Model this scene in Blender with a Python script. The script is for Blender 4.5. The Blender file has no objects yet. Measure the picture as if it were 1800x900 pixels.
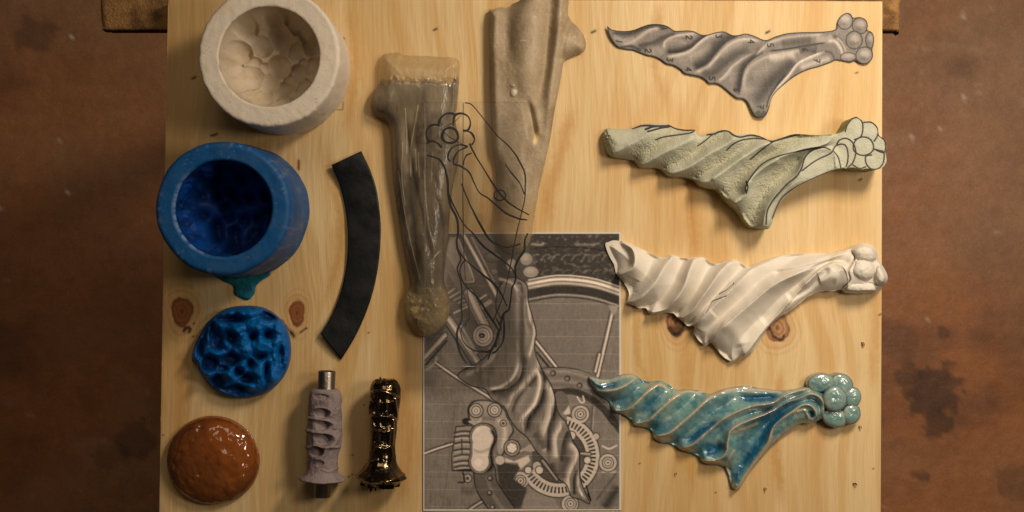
import bpy, math, random
import numpy as np

# ------------------------------------------------------------------ camera, world, lamps
S = 0.0006                      # metres per photo pixel on the board's top face
DPX = 2250.0                    # camera height over the board, in the same unit
sc = bpy.context.scene
col = sc.collection
cam_d = bpy.data.cameras.new('camera')
cam_d.sensor_width = 36.0
cam_d.lens = 45.0
cam_d.clip_start = 0.05
cam_d.clip_end = 50
cam = bpy.data.objects.new('camera', cam_d)
cam.location = (0, 0, DPX * S)
col.objects.link(cam)
sc.camera = cam
sc.view_settings.view_transform = 'Standard'
sc.view_settings.look = 'None'
sc.view_settings.exposure = 0.17
sc.view_settings.gamma = 1.0
sc.cycles.use_denoising = True
sc.cycles.max_bounces = 10
sc.cycles.transparent_max_bounces = 16
sc.cycles.sample_clamp_indirect = 6

w = bpy.data.worlds.new('World')
sc.world = w
w.use_nodes = True
w.node_tree.nodes['Background'].inputs[0].default_value = (1.0, 0.8, 0.6, 1)
w.node_tree.nodes['Background'].inputs[1].default_value = 0.03


def lamp(name, px, py, hz, target, energy, size, color, size_y=None, spread=180):
    d = bpy.data.lights.new(name, 'AREA')
    d.energy = energy
    d.color = color
    d.shape = 'RECTANGLE'
    d.size = size
    d.size_y = size_y or size
    d.spread = math.radians(spread)
    o = bpy.data.objects.new(name, d)
    o.location = ((px - 900) * S, (450 - py) * S, hz * S)
    t = np.array([(target[0] - 900) * S, (450 - target[1]) * S, 0.0])
    v = t - np.array(o.location)
    from mathutils import Vector
    o.rotation_euler = Vector(v).to_track_quat('-Z', 'Y').to_euler()
    col.objects.link(o)
    return o


lamp('key_lamp', 1820, -600, 1230, (1450, 430), 4.9, 0.2, (1.0, 0.86, 0.68), 0.28, 135)
lamp('side_lamp', 2300, 250, 1700, (1200, 450), 4.2, 0.3, (1.0, 0.87, 0.70))
lamp('overhead_fill', 700, -1400, 2600, (900, 450), 4.4, 0.8, (1.0, 0.85, 0.66))  # added soft fill from overhead, standing in for ambient light

# ------------------------------------------------------------------ helpers: numbers
rng = np.random.RandomState(7)


def lin(c):
    c = np.asarray(c, float) / 255.0
    return np.where(c <= 0.04045, c / 12.92, ((c + 0.055) / 1.055) ** 2.4)


def P(px, py, h=0.0):
    """a pixel of the photograph on the plane h (px units) above the board -> metres"""
    k = (DPX - h) / DPX
    return ((px - 900) * S * k, (450 - py) * S * k, h * S)


def Pn(px, py, h):
    k = (DPX - h) / DPX
    return np.stack([(px - 900) * S * k, (450 - py) * S * k, h * S * np.ones_like(px)], -1)


_tab = np.random.RandomState(3).rand(256, 256)


def vnoise(x, y):
    xi = np.floor(x).astype(int)
    yi = np.floor(y).astype(int)
    fx = x - xi
    fy = y - yi
    fx = fx * fx * (3 - 2 * fx)
    fy = fy * fy * (3 - 2 * fy)
    a = _tab[xi % 256, yi % 256]
    b = _tab[(xi + 1) % 256, yi % 256]
    c = _tab[xi % 256, (yi + 1) % 256]
    d = _tab[(xi + 1) % 256, (yi + 1) % 256]
    return (a * (1 - fx) + b * fx) * (1 - fy) + (c * (1 - fx) + d * fx) * fy


def fbm(x, y, o=4, g=0.5):
    """about -1..1"""
    s = 0
    a = 1.0
    n = 0
    for i in range(o):
        s = s + a * (vnoise(x * 2 ** i + 17.3 * i, y * 2 ** i + 9.1 * i) * 2 - 1)
        n += a
        a *= g
    return s / n * 1.4


def sstep(a, b, x):
    t = np.clip((x - a) / (b - a), 0, 1)
    return t * t * (3 - 2 * t)


def spline(pts, n=6, closed=False):
    p = np.asarray(pts, float)
    if len(p) < 3 and not closed:
        return p
    if closed:
        q = np.vstack([p[-1], p, p[0], p[1]])
        m = len(p)
    else:
        q = np.vstack([2 * p[0] - p[1], p, 2 * p[-1] - p[-2]])
        m = len(p) - 1
    out = []
    for i in range(m):
        p0, p1, p2, p3 = q[i], q[i + 1], q[i + 2], q[i + 3]
        for k in range(n):
            t = k / n
            out.append(0.5 * ((2 * p1) + (-p0 + p2) * t + (2 * p0 - 5 * p1 + 4 * p2 - p3) * t * t + (-p0 + 3 * p1 - 3 * p2 + p3) * t ** 3))
    if not closed:
        out.append(p[-1])
    return np.array(out)


def inside(px, py, poly):
    r = np.zeros(px.shape, bool)
    n = len(poly)
    j = n - 1
    for i in range(n):
        xi, yi = poly[i]
        xj, yj = poly[j]
        if yi != yj:
            c = ((yi > py) != (yj > py)) & (px < (xj - xi) * (py - yi) / (yj - yi) + xi)
            r ^= c
        j = i
    return r


def dist(px, py, pl, closed=False):
    """distance to a polyline, sign (+ on the right-hand side as seen in the photo), 0..1 along it, nearest point"""
    pl = np.asarray(pl, float)
    if closed:
        pl = np.vstack([pl, pl[:1]])
    best = np.full(px.shape, 1e18)
    sg = np.ones(px.shape)
    tt = np.zeros(px.shape)
    nx = np.zeros(px.shape)
    ny = np.zeros(px.shape)
    seg = np.diff(pl, axis=0)
    L = np.hypot(seg[:, 0], seg[:, 1])
    cum = np.concatenate([[0], np.cumsum(L)])
    tot = max(cum[-1], 1e-9)
    for i in range(len(seg)):
        if L[i] < 1e-9:
            continue
        ax, ay = pl[i]
        dx, dy = seg[i]
        t = np.clip(((px - ax) * dx + (py - ay) * dy) / (L[i] ** 2), 0, 1)
        qx = ax + t * dx
        qy = ay + t * dy
        d2 = (px - qx) ** 2 + (py - qy) ** 2
        m = d2 < best
        best = np.where(m, d2, best)
        s = np.sign(dx * (py - ay) - dy * (px - ax))
        sg = np.where(m, s, sg)
        tt = np.where(m, (cum[i] + t * L[i]) / tot, tt)
        nx = np.where(m, qx, nx)
        ny = np.where(m, qy, ny)
    return np.sqrt(best), sg, tt, nx, ny


class Field:
    """A patch of photo plane on which heights and pigments are worked out stroke by stroke."""

    def __init__(s, x0, y0, x1, y1, st):
        s.st = st
        xs = np.arange(x0, x1 + st, st)
        ys = np.arange(y0, y1 + st, st)
        s.X, s.Y = np.meshgrid(xs, ys)
        s.x0, s.y0 = x0, y0

    def win(s, pl, m):
        pl = np.asarray(pl)
        a = max(0, int((pl[:, 0].min() - m - s.x0) / s.st))
        b = int((pl[:, 0].max() + m - s.x0) / s.st) + 2
        c = max(0, int((pl[:, 1].min() - m - s.y0) / s.st))
        d = int((pl[:, 1].max() + m - s.y0) / s.st) + 2
        return (slice(c, max(d, c)), slice(a, max(b, a)))

    def stroke(s, pl, wl, wr=None, taper=(0.12, 0.12), power=2.0, smooth=True, jit=0):
        """0..1 profile along a curve; wl on its left, wr on its right"""
        wr = wr or wl
        pl = spline(pl) if smooth and len(pl) > 2 else np.asarray(pl, float)
        out = np.zeros(s.X.shape)
        sl = s.win(pl, 3.2 * max(wl, wr))
        X, Y = s.X[sl], s.Y[sl]
        if X.size == 0:
            return out
        d, sg, t, _, _ = dist(X, Y, pl)
        if jit:
            d = d + jit * fbm(X / 6, Y / 6, 2)
        w_ = np.where(sg > 0, wr, wl)
        f = np.exp(-np.abs(d / w_) ** power)
        if taper[0] > 0:
            f = f * sstep(0, taper[0], t + 0.02)
        if taper[1] > 0:
            f = f * sstep(0, taper[1], 1.02 - t)
        out[sl] = f
        return out

    def line(s, pl, width, smooth=True, closed=False):
        """crisp line mask"""
        pl = spline(pl, closed=closed) if smooth and len(pl) > 2 else np.asarray(pl, float)
        out = np.zeros(s.X.shape)
        sl = s.win(pl, width + 3)
        X, Y = s.X[sl], s.Y[sl]
        if X.size == 0:
            return out
        d = dist(X, Y, pl, closed)[0]
        out[sl] = 1 - sstep(width / 2 - s.st * 0.55, width / 2 + s.st * 0.55, d)
        return out

    def poly(s, pts, soft=0.6, smooth=False):
        pl = spline(pts, closed=True) if smooth else np.asarray(pts, float)
        out = np.zeros(s.X.shape)
        sl = s.win(pl, soft * 2 + 2)
        X, Y = s.X[sl], s.Y[sl]
        if X.size == 0:
            return out
        d = dist(X, Y, pl, True)[0]
        d = np.where(inside(X, Y, pl), d, -d)
        out[sl] = sstep(-soft, soft, d)
        return out

    def ell(s, cx, cy, rx, ry=None, a=0, soft=0.6):
        ry = ry or rx
        c, q = math.cos(math.radians(a)), math.sin(math.radians(a))
        u = ((s.X - cx) * c + (s.Y - cy) * q) / rx
        v = (-(s.X - cx) * q + (s.Y - cy) * c) / ry
        r = (1 - np.hypot(u, v)) * min(rx, ry)
        return sstep(-soft, soft, r)

    def dome(s, cx, cy, rx, ry=None, a=0):
        ry = ry or rx
        c, q = math.cos(math.radians(a)), math.sin(math.radians(a))
        u = ((s.X - cx) * c + (s.Y - cy) * q) / rx
        v = (-(s.X - cx) * q + (s.Y - cy) * c) / ry
        return np.sqrt(np.clip(1 - u * u - v * v, 0, 1))


# ------------------------------------------------------------------ helpers: objects
def link(o, parent=None):
    col.objects.link(o)
    if parent is not None:
        o.parent = parent
    return o


def tag(o, label, cat, group=None):
    o['label'] = label
    o['category'] = cat
    if group:
        o['group'] = group
    return o


def root(name, loc, label, cat, group=None):
    o = bpy.data.objects.new(name, None)
    o.empty_display_size = 0.02
    o.location = loc
    link(o)
    return tag(o, label, cat, group)


OUTWARD = {'petal', 'flower_centre', 'clay_body', 'grip_body', 'steel_pipe', 'ragged_foot', 'ragged_rim', 'rubber_strip', 'wood_splinter', 'leg'}


def mesh_obj(name, co, quads, mat, parent=None, colr=None, smooth=True, flat_from=None, tris=None):
    """co in world metres"""
    co = np.asarray(co, float)
    if parent is not None:
        co = co - np.array(parent.location)
    me = bpy.data.meshes.new(name)
    faces = [np.asarray(quads, np.int64).reshape(-1, 4)]
    nq = len(faces[0])
    nt = 0 if tris is None else len(tris)
    me.vertices.add(len(co))
    me.vertices.foreach_set('co', co.astype(np.float32).ravel())
    loops = faces[0].ravel()
    if nt:
        loops = np.concatenate([loops, np.asarray(tris, np.int64).ravel()])
    me.loops.add(len(loops))
    me.loops.foreach_set('vertex_index', loops.astype(np.int32))
    me.polygons.add(nq + nt)
    st = np.concatenate([np.arange(nq) * 4, nq * 4 + np.arange(nt) * 3]).astype(np.int32)
    me.polygons.foreach_set('loop_start', st)
    sm = np.ones(nq + nt, bool) if smooth else np.zeros(nq + nt, bool)
    if flat_from is not None:
        sm[flat_from:] = False
    me.update(calc_edges=True)
    me.polygons.foreach_set('use_smooth', sm)
    if colr is not None:
        c = np.ones((len(co), 4), np.float32)
        c[:, :colr.shape[1]] = colr
        at = me.color_attributes.new('Col', 'FLOAT_COLOR', 'POINT')
        at.data.foreach_set('color', c.ravel())
    me.materials.append(mat)
    me.validate()
    if name in OUTWARD:
        import bmesh
        bm = bmesh.new()
        bm.from_mesh(me)
        bmesh.ops.recalc_face_normals(bm, faces=bm.faces)
        bm.to_mesh(me)
        bm.free()
    o = bpy.data.objects.new(name, me)
    return link(o, parent)


def relief(name, F, outline, H, C, mat, parent=None, base=0.0, smooth_outline=True, alpha=None, wallc=None):
    """heights H over outline, walls dropped to the base, bottom left open only where it lies on the board"""
    pl = spline(outline, 4, closed=True) if smooth_outline else np.asarray(outline, float)
    X, Y = F.X.copy(), F.Y.copy()
    ins = inside(X, Y, pl)
    dil = ins.copy()
    dil[1:] |= ins[:-1]
    dil[:-1] |= ins[1:]
    d2 = dil.copy()
    d2[:, 1:] |= dil[:, :-1]
    d2[:, :-1] |= dil[:, 1:]
    edge = d2 & ~ins
    d, sg, t, nx, ny = dist(X[edge], Y[edge], pl, True)
    X[edge] = nx
    Y[edge] = ny
    idx = -np.ones(X.shape, int)
    a, b, c, e = d2[:-1, :-1], d2[:-1, 1:], d2[1:, 1:], d2[1:, :-1]
    i_ = ins
    anyin = i_[:-1, :-1] | i_[:-1, 1:] | i_[1:, 1:] | i_[1:, :-1]
    cell = a & b & c & e & anyin
    use = np.zeros(X.shape, bool)
    use[:-1, :-1] |= cell
    use[:-1, 1:] |= cell
    use[1:, 1:] |= cell
    use[1:, :-1] |= cell
    idx[use] = np.arange(use.sum())
    h = H[use]
    co = Pn(X[use], Y[use], h)
    cc = C[use]
    if alpha is not None:
        cc = np.concatenate([cc, alpha[use][:, None]], 1)
    A = idx[:-1, :-1][cell]
    B = idx[:-1, 1:][cell]
    Cc = idx[1:, 1:][cell]
    E = idx[1:, :-1][cell]
    q = np.stack([A, E, Cc, B], 1)
    # boundary edges
    ed = np.concatenate([q[:, [0, 1]], q[:, [1, 2]], q[:, [2, 3]], q[:, [3, 0]]])
    n = len(co)
    key = ed[:, 0] * n + ed[:, 1]
    rev = ed[:, 1] * n + ed[:, 0]
    bd = ed[~np.isin(key, rev)]
    vs = np.unique(bd)
    m1 = -np.ones(n, int)
    m1[vs] = n + np.arange(len(vs))
    m2 = -np.ones(n, int)
    m2[vs] = n + len(vs) + np.arange(len(vs))
    top = co[vs].copy()
    bot = co[vs].copy()
    bot[:, 2] = base * S
    co = np.concatenate([co, top, bot])
    wc = cc[vs]
    if wallc is not None:
        wc = wc * 0 + np.asarray(wallc)
    cc = np.concatenate([cc, wc, wc])
    wq = np.stack([bd[:, 1], bd[:, 0], bd[:, 0], bd[:, 1]], 1)
    wq = np.stack([m1[bd[:, 1]], m1[bd[:, 0]], m2[bd[:, 0]], m2[bd[:, 1]]], 1)
    return mesh_obj(name, co, np.concatenate([q, wq]), mat, parent, cc)


def flutes(F, K, crests, amps, vpos=.55, pw=1.6):
    """cloth folds between successive crest curves (given bottom to top, left to right): height and valley mask"""
    D, G_ = [], []
    for c_ in crests:
        pl_ = spline(K(c_), 5)
        d_, sg_, _, _, _ = dist(F.X, F.Y, pl_)
        D.append(d_)
        G_.append(sg_ > 0)
    k_ = sum(g_.astype(int) for g_ in G_)
    H_ = np.zeros(F.X.shape)
    V_ = np.zeros(F.X.shape)
    for i in range(1, len(crests)):
        m_ = k_ == i
        t_ = D[i - 1] / (D[i - 1] + D[i] + 1e-6)
        u_ = np.where(t_ < vpos, 1 - t_ / vpos, (t_ - vpos) / (1 - vpos))
        f_ = u_ ** pw
        # crest rounded over the last couple of pixels
        f_ = f_ * (1 - .12 * np.exp(-np.minimum(D[i - 1], D[i]) / 1.6))
        wd_ = np.clip((D[i - 1] + D[i]) / 22.0, 0.15, 1.25)
        a_ = amps[i - 1]
        H_ = np.where(m_, a_ * wd_ * (f_ - .45), H_)
        V_ = np.where(m_, (1 - f_) * np.clip(wd_, 0, 1), V_)
    m_ = k_ == 0
    H_ = np.where(m_, amps[0] * .5 * np.exp(-D[0] / 9.0), H_)
    m_ = k_ == len(crests)
    H_ = np.where(m_, amps[-1] * .5 * np.exp(-D[-1] / 9.0), H_)
    return H_, V_, k_, D


def blur(a, r=1):
    for _ in range(r):
        p_ = np.pad(a, 1, mode='edge')
        a = (p_[:-2, 1:-1] + p_[2:, 1:-1] + p_[1:-1, :-2] + p_[1:-1, 2:] + 2 * a) / 6
    return a


def edge_dist(F, outline):
    pl = spline(outline, 4, closed=True)
    d = dist(F.X, F.Y, pl, True)[0]
    return np.where(inside(F.X, F.Y, pl), d, 0)


def tone(F, rgb):
    return np.ones(F.X.shape + (3,)) * lin(rgb)


def mix(C, rgb, m):
    m = np.clip(m, 0, 1)[..., None]
    return C * (1 - m) + np.asarray(rgb) * m


# ------------------------------------------------------------------ materials
def mat(name, rough=0.6, color=None, attr=True, bump=None, metallic=0.0, coat=0.0, coat_rough=0.1, spec=0.5, vary=None,
        trans=0.0, alpha_attr=False, sss=0.0, sss_col=None, rough_vary=0.0, ior=None, bumps=()):
    m = bpy.data.materials.new(name)
    m.use_nodes = True
    nt = m.node_tree
    nd, lk = nt.nodes, nt.links
    b = nd['Principled BSDF']
    b.inputs['Roughness'].default_value = rough
    b.inputs['Metallic'].default_value = metallic
    b.inputs['Coat Weight'].default_value = coat
    b.inputs['Coat Roughness'].default_value = coat_rough
    b.inputs['Specular IOR Level'].default_value = spec
    b.inputs['Transmission Weight'].default_value = trans
    if ior:
        b.inputs['IOR'].default_value = ior
    tc = nd.new('ShaderNodeTexCoord')
    src = None
    if attr:
        a = nd.new('ShaderNodeAttribute')
        a.attribute_name = 'Col'
        src = a.outputs['Color']
        if alpha_attr:
            lk.new(a.outputs['Alpha'], b.inputs['Alpha'])
    else:
        r = nd.new('ShaderNodeRGB')
        r.outputs[0].default_value = (*color, 1)
        src = r.outputs[0]
    if vary:
        for (scl, amt, stretch) in vary:
            mp = nd.new('ShaderNodeMapping')
            mp.inputs['Scale'].default_value = stretch
            lk.new(tc.outputs['Object'], mp.inputs[0])
            n = nd.new('ShaderNodeTexNoise')
            n.inputs['Scale'].default_value = scl
            n.inputs['Detail'].default_value = 6
            n.inputs['Roughness'].default_value = 0.6
            lk.new(mp.outputs[0], n.inputs['Vector'])
            mr = nd.new('ShaderNodeMapRange')
            mr.inputs['From Min'].default_value = 0.25
            mr.inputs['From Max'].default_value = 0.75
            mr.inputs['To Min'].default_value = 1 - amt
            mr.inputs['To Max'].default_value = 1 + amt
            lk.new(n.outputs['Fac'], mr.inputs['Value'])
            mx = nd.new('ShaderNodeVectorMath')
            mx.operation = 'SCALE'
            lk.new(src, mx.inputs[0])
            lk.new(mr.outputs[0], mx.inputs['Scale'])
            src = mx.outputs[0]
    lk.new(src, b.inputs['Base Color'])
    if sss:
        b.inputs['Subsurface Weight'].default_value = sss
        b.inputs['Subsurface Radius'].default_value = sss_col or (0.01, 0.006, 0.004)
        b.inputs['Subsurface Scale'].default_value = 1.0
    if rough_vary:
        n = nd.new('ShaderNodeTexNoise')
        n.inputs['Scale'].default_value = 40
        n.inputs['Detail'].default_value = 5
        lk.new(tc.outputs['Object'], n.inputs['Vector'])
        mr = nd.new('ShaderNodeMapRange')
        mr.inputs['From Min'].default_value = 0.3
        mr.inputs['From Max'].default_value = 0.7
        mr.inputs['To Min'].default_value = max(0.02, rough - rough_vary)
        mr.inputs['To Max'].default_value = min(1, rough + rough_vary)
        lk.new(n.outputs['Fac'], mr.inputs['Value'])
        lk.new(mr.outputs[0], b.inputs['Roughness'])
    prev = None
    for (scl, dst, stretch) in ([bump] if bump else []) + list(bumps):
        mp = nd.new('ShaderNodeMapping')
        mp.inputs['Scale'].default_value = stretch
        lk.new(tc.outputs['Object'], mp.inputs[0])
        n = nd.new('ShaderNodeTexNoise')
        n.inputs['Scale'].default_value = scl
        n.inputs['Detail'].default_value = 5
        lk.new(mp.outputs[0], n.inputs['Vector'])
        bp = nd.new('ShaderNodeBump')
        bp.inputs['Distance'].default_value = dst
        bp.inputs['Strength'].default_value = 1.0
        lk.new(n.outputs['Fac'], bp.inputs['Height'])
        if prev:
            lk.new(prev, bp.inputs['Normal'])
        prev = bp.outputs[0]
    if prev:
        lk.new(prev, b.inputs['Normal'])
    return m


ISO = (1, 1, 1)
M = {}
M['wood'] = mat('pine_plywood', 0.55, vary=[(260, 0.05, (1, 0.03, 1)), (900, 0.06, (1, 0.04, 1))], bump=(700, 0.00025, (1, 0.05, 1)), spec=0.35)
M['floor'] = mat('stained_floor', 0.5, vary=[(6, 0.16, ISO), (45, 0.14, ISO), (260, 0.14, ISO)], bump=(60, 0.0015, ISO), spec=0.3, rough_vary=0.15)
M['plank'] = mat('rough_plank', 0.9, vary=[(60, 0.25, ISO), (500, 0.3, ISO)], bump=(500, 0.0015, ISO), spec=0.1)
M['plaster'] = mat('cast_plaster', 0.8, vary=[(30, 0.05, ISO), (400, 0.03, ISO)], bump=(500, 0.0003, ISO), spec=0.25)
M['clay_white'] = mat('white_clay', 0.62, vary=[(30, 0.04, ISO)], bump=(350, 0.0002, ISO), bumps=[(60, 0.0005, ISO)], spec=0.3, sss=0.05)
M['foam'] = mat('green_foam', 0.95, vary=[(60, 0.05, ISO), (900, 0.10, ISO)], bump=(900, 0.0007, ISO), spec=0.1)
M['silicone'] = mat('blue_silicone', 0.55, vary=[(25, 0.10, ISO)], bump=(200, 0.0003, ISO), spec=0.25, rough_vary=0.1)
M['silicone_gloss'] = mat('glossy_blue_silicone', 0.5, vary=[(25, 0.08, ISO)], bump=(90, 0.0004, ISO), spec=0.25)
M['glaze'] = mat('turquoise_glaze', 0.3, vary=[(60, 0.08, ISO), (500, 0.05, ISO)], bump=(120, 0.0004, ISO), coat=1.0, coat_rough=0.04, spec=0.5)
M['clay'] = mat('grey_clay', 0.75, vary=[(80, 0.10, ISO)], bump=(300, 0.001, ISO), bumps=[(90, 0.0016, ISO)], spec=0.25)
M['steel'] = mat('dull_steel', 0.38, color=(0.2, 0.17, 0.14), attr=False, metallic=1.0, vary=[(90, 0.3, ISO)], bump=(300, 0.0003, ISO))
M['bronze'] = mat('dark_bronze', 0.16, metallic=1.0, vary=[(60, 0.3, ISO)], bump=(130, 0.0005, ISO), bumps=[(50, 0.0014, ISO)])
M['rubber'] = mat('black_rubber', 0.55, color=(0.006, 0.006, 0.0065), attr=False, vary=[(30, 0.3, ISO)], bump=(160, 0.0005, ISO), spec=0.28, rough_vary=0.2)
M['paper'] = mat('printed_paper', 0.5, bump=(20, 0.0006, ISO), spec=0.25)
M['resin'] = mat('resin_on_cloth', 0.22, vary=[(70, 0.10, ISO), (300, 0.12, (1, 0.3, 1))], bump=(60, 0.0022, (1, 0.4, 1)), bumps=[(260, 0.0006, (1, 0.4, 1))], alpha_attr=True, spec=0.5)
M['resin_matte'] = mat('frosted_resin', 0.58, vary=[(60, 0.10, ISO), (450, 0.12, ISO)], bump=(60, 0.001, ISO), bumps=[(500, 0.0004, ISO)], alpha_attr=True, spec=0.35)
M['ink'] = mat('black_marker', 0.5, color=(0.008, 0.007, 0.007), attr=False)


def film_mat():
    m = bpy.data.materials.new('clear_film')
    m.use_nodes = True
    nt = m.node_tree
    nd, lk = nt.nodes, nt.links
    nd.remove(nd['Principled BSDF'])
    out = nd['Material Output']
    tr = nd.new('ShaderNodeBsdfTransparent')
    tr.inputs[0].default_value = (0.993, 0.99, 0.985, 1)
    gl = nd.new('ShaderNodeBsdfGlossy')
    gl.inputs['Roughness'].default_value = 0.22
    gl.inputs['Color'].default_value = (0.9, 0.9, 0.9, 1)
    df = nd.new('ShaderNodeBsdfDiffuse')
    df.inputs['Color'].default_value = (0.5, 0.45, 0.4, 1)
    fr = nd.new('ShaderNodeFresnel')
    fr.inputs[0].default_value = 1.34
    m1 = nd.new('ShaderNodeMixShader')
    m2 = nd.new('ShaderNodeMixShader')
    m1.inputs[0].default_value = 0.025
    lk.new(tr.outputs[0], m1.inputs[1])
    lk.new(df.outputs[0], m1.inputs[2])
    lk.new(fr.outputs[0], m2.inputs[0])
    lk.new(m1.outputs[0], m2.inputs[1])
    lk.new(gl.outputs[0], m2.inputs[2])
    lk.new(m2.outputs[0], out.inputs[0])
    return m


M['film'] = film_mat()


def glass_mat():
    m = bpy.data.materials.new('amber_glass')
    m.use_nodes = True
    nt = m.node_tree
    nd, lk = nt.nodes, nt.links
    b = nd['Principled BSDF']
    at = nd.new('ShaderNodeAttribute')
    at.attribute_name = 'Col'
    lk.new(at.outputs['Color'], b.inputs['Base Color'])
    b.inputs['Roughness'].default_value = 0.12
    b.inputs['Coat Weight'].default_value = 1.0
    b.inputs['Coat Roughness'].default_value = 0.02
    tc = nd.new('ShaderNodeTexCoord')
    n = nd.new('ShaderNodeTexNoise')
    n.inputs['Scale'].default_value = 70
    lk.new(tc.outputs['Object'], n.inputs['Vector'])
    bp = nd.new('ShaderNodeBump')
    bp.inputs['Distance'].default_value = 0.0028
    lk.new(n.outputs['Fac'], bp.inputs['Height'])
    lk.new(bp.outputs[0], b.inputs['Normal'])
    lk.new(bp.outputs[0], b.inputs['Coat Normal'])
    b.inputs['Coat Weight'].default_value = 0.0
    tr = nd.new('ShaderNodeBsdfTransparent')
    tr.inputs[0].default_value = (0.8, 0.46, 0.22, 1)
    mx = nd.new('ShaderNodeMixShader')
    mx.inputs[0].default_value = 0.68
    lk.new(b.outputs[0], mx.inputs[1])
    lk.new(tr.outputs[0], mx.inputs[2])
    gl = nd.new('ShaderNodeBsdfGlossy')
    gl.inputs['Roughness'].default_value = 0.05
    lk.new(bp.outputs[0], gl.inputs['Normal'])
    fr = nd.new('ShaderNodeFresnel')
    fr.inputs[0].default_value = 1.6
    lk.new(bp.outputs[0], fr.inputs['Normal'])
    m2 = nd.new('ShaderNodeMixShader')
    lk.new(fr.outputs[0], m2.inputs[0])
    lk.new(mx.outputs[0], m2.inputs[1])
    lk.new(gl.outputs[0], m2.inputs[2])
    lk.new(m2.outputs[0], nd['Material Output'].inputs[0])
    return m


M['glass'] = glass_mat()

# ------------------------------------------------------------------ floor
FZ = -1200.0
F = Field(-700, -600, 2500, 1500, 7)
c = tone(F, (168, 122, 88))
nz = fbm(F.X / 260, F.Y / 260, 5)
c = mix(c, lin((170, 108, 66)), sstep(-0.1, 0.6, fbm(F.X / 340 + 4, F.Y / 300, 3)) * 0.6 + 0.3 * sstep(300, 900, F.Y))
c = mix(c, lin((184, 144, 112)), sstep(0.15, 0.8, nz) * 0.5)
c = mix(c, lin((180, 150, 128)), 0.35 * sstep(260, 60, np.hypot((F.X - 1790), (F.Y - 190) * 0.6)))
c = mix(c, lin((96, 70, 58)), sstep(0.2, 0.8, fbm(F.X / 190 + 9, F.Y / 120 + 3, 5)) * 0.5)


def stain(c, x, y, r, amt, ry=None):
    ry = ry or r
    d = np.hypot((F.X - x) / r, (F.Y - y) / ry) + 0.45 * fbm(F.X / 16, F.Y / 16, 4)
    return mix(c, lin((84, 62, 50)), (1 - sstep(0.8, 1.1, d)) * amt)


for (x, y, r, ry, a) in ((1642, 690, 44, 50, .75), (1600, 672, 26, 30, .6), (1650, 745, 26, 28, .7), (1658, 584, 13, 12, .6), (1622, 838, 12, 9, .6),
                         (1606, 832, 6, 5, .5), (1790, 850, 40, 40, .4), (240, 770, 34, 40, .5), (190, 800, 30, 24, .3), (60, 60, 40, 30, .4)):
    c = stain(c, x, y, r, a, ry)
c = mix(c, lin((190, 165, 140)), 0.25 * F.stroke([(1600, 92), (1650, 82), (1690, 80), (1730, 94)], 4))
c = mix(c, lin((200, 170, 145)), 0.18 * F.stroke([(130, 785), (160, 775), (195, 780)], 9) + 0.18 * F.stroke([(5, 710), (35, 703)], 6))
for _ in range(60):
    x, y = rng.uniform(-100, 1900), rng.uniform(-50, 950)
    c = mix(c, lin((225, 205, 180)), (1 - sstep(1.5, 5.5, np.hypot(F.X - x, F.Y - y))) * rng.uniform(0.2, 0.7))
for (x, y) in ((1695, 27), (1740, 13), (1694, 173), (1603, 243), (128, 65), (102, 249), (120, 340), (3, 365)):
    c = mix(c, lin((245, 235, 215)), (1 - sstep(1.5, 5, np.hypot(F.X - x, F.Y - y))) * .8)
ny, nx = F.X.shape
co = Pn(F.X.ravel(), F.Y.ravel(), FZ)
ii = np.arange(ny * nx).reshape(ny, nx)
q = np.stack([ii[:-1, :-1], ii[1:, :-1], ii[1:, 1:], ii[:-1, 1:]], -1).reshape(-1, 4)
o = mesh_obj('floor', co, q, M['floor'], None, c.reshape(-1, 3))
o['kind'] = 'structure'


def box(name, x0, y0, x1, y1, z0, z1, mt, parent=None, colr=None):
    """axis box, corners as photo pixels on the plane of its top"""
    a = Pn(np.array([x0, x1, x1, x0], float), np.array([y0, y0, y1, y1], float), z1)
    b = a.copy()
    b[:, 2] = z0 * S
    co = np.concatenate([a, b])
    q = [(0, 3, 2, 1), (4, 5, 6, 7), (0, 1, 5, 4), (1, 2, 6, 5), (2, 3, 7, 6), (3, 0, 4, 7)]
    cc = None if colr is None else np.ones((8, 3)) * colr
    return mesh_obj(name, co, q, mt, parent, cc, smooth=False)


# the plank that carries the far edge of the board
pr = root('support_bench', P(880, 0, FZ), 'rough brown bench plank carrying the top edge of the plywood board', 'bench')
pl = [(178, 22), (182, 48), (190, 54), (300, 55), (900, 55), (1500, 55), (1574, 55), (1580, 50), (1581, -60), (1560, -90), (200, -90), (179, -60)]
F = Field(170, -100, 1590, 62, 3)
e = edge_dist(F, pl)
H = -31.5 - 6 * np.exp(-e / 2.5) + 0.6 * fbm(F.X / 12, F.Y / 12, 3)
c = tone(F, (150, 112, 70))
c = mix(c, lin((105, 76, 48)), sstep(-.2, .7, fbm(F.X / 30, F.Y / 30, 4)))
c = mix(c, lin((40, 28, 20)), 0.8 * np.exp(-(np.clip(55 - F.Y, 0, 99) / 3.0) ** 2))  # shade of the front edge painted dark into the plank colour
relief('plank_top', F, pl, H, c, M['plank'], pr, base=-62)
for x0, x1 in ((430, 490), (1330, 1390)):
    box('leg', x0, -40, x1, 10, FZ, -63, M['plank'], pr, lin((120, 90, 60)))

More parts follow.
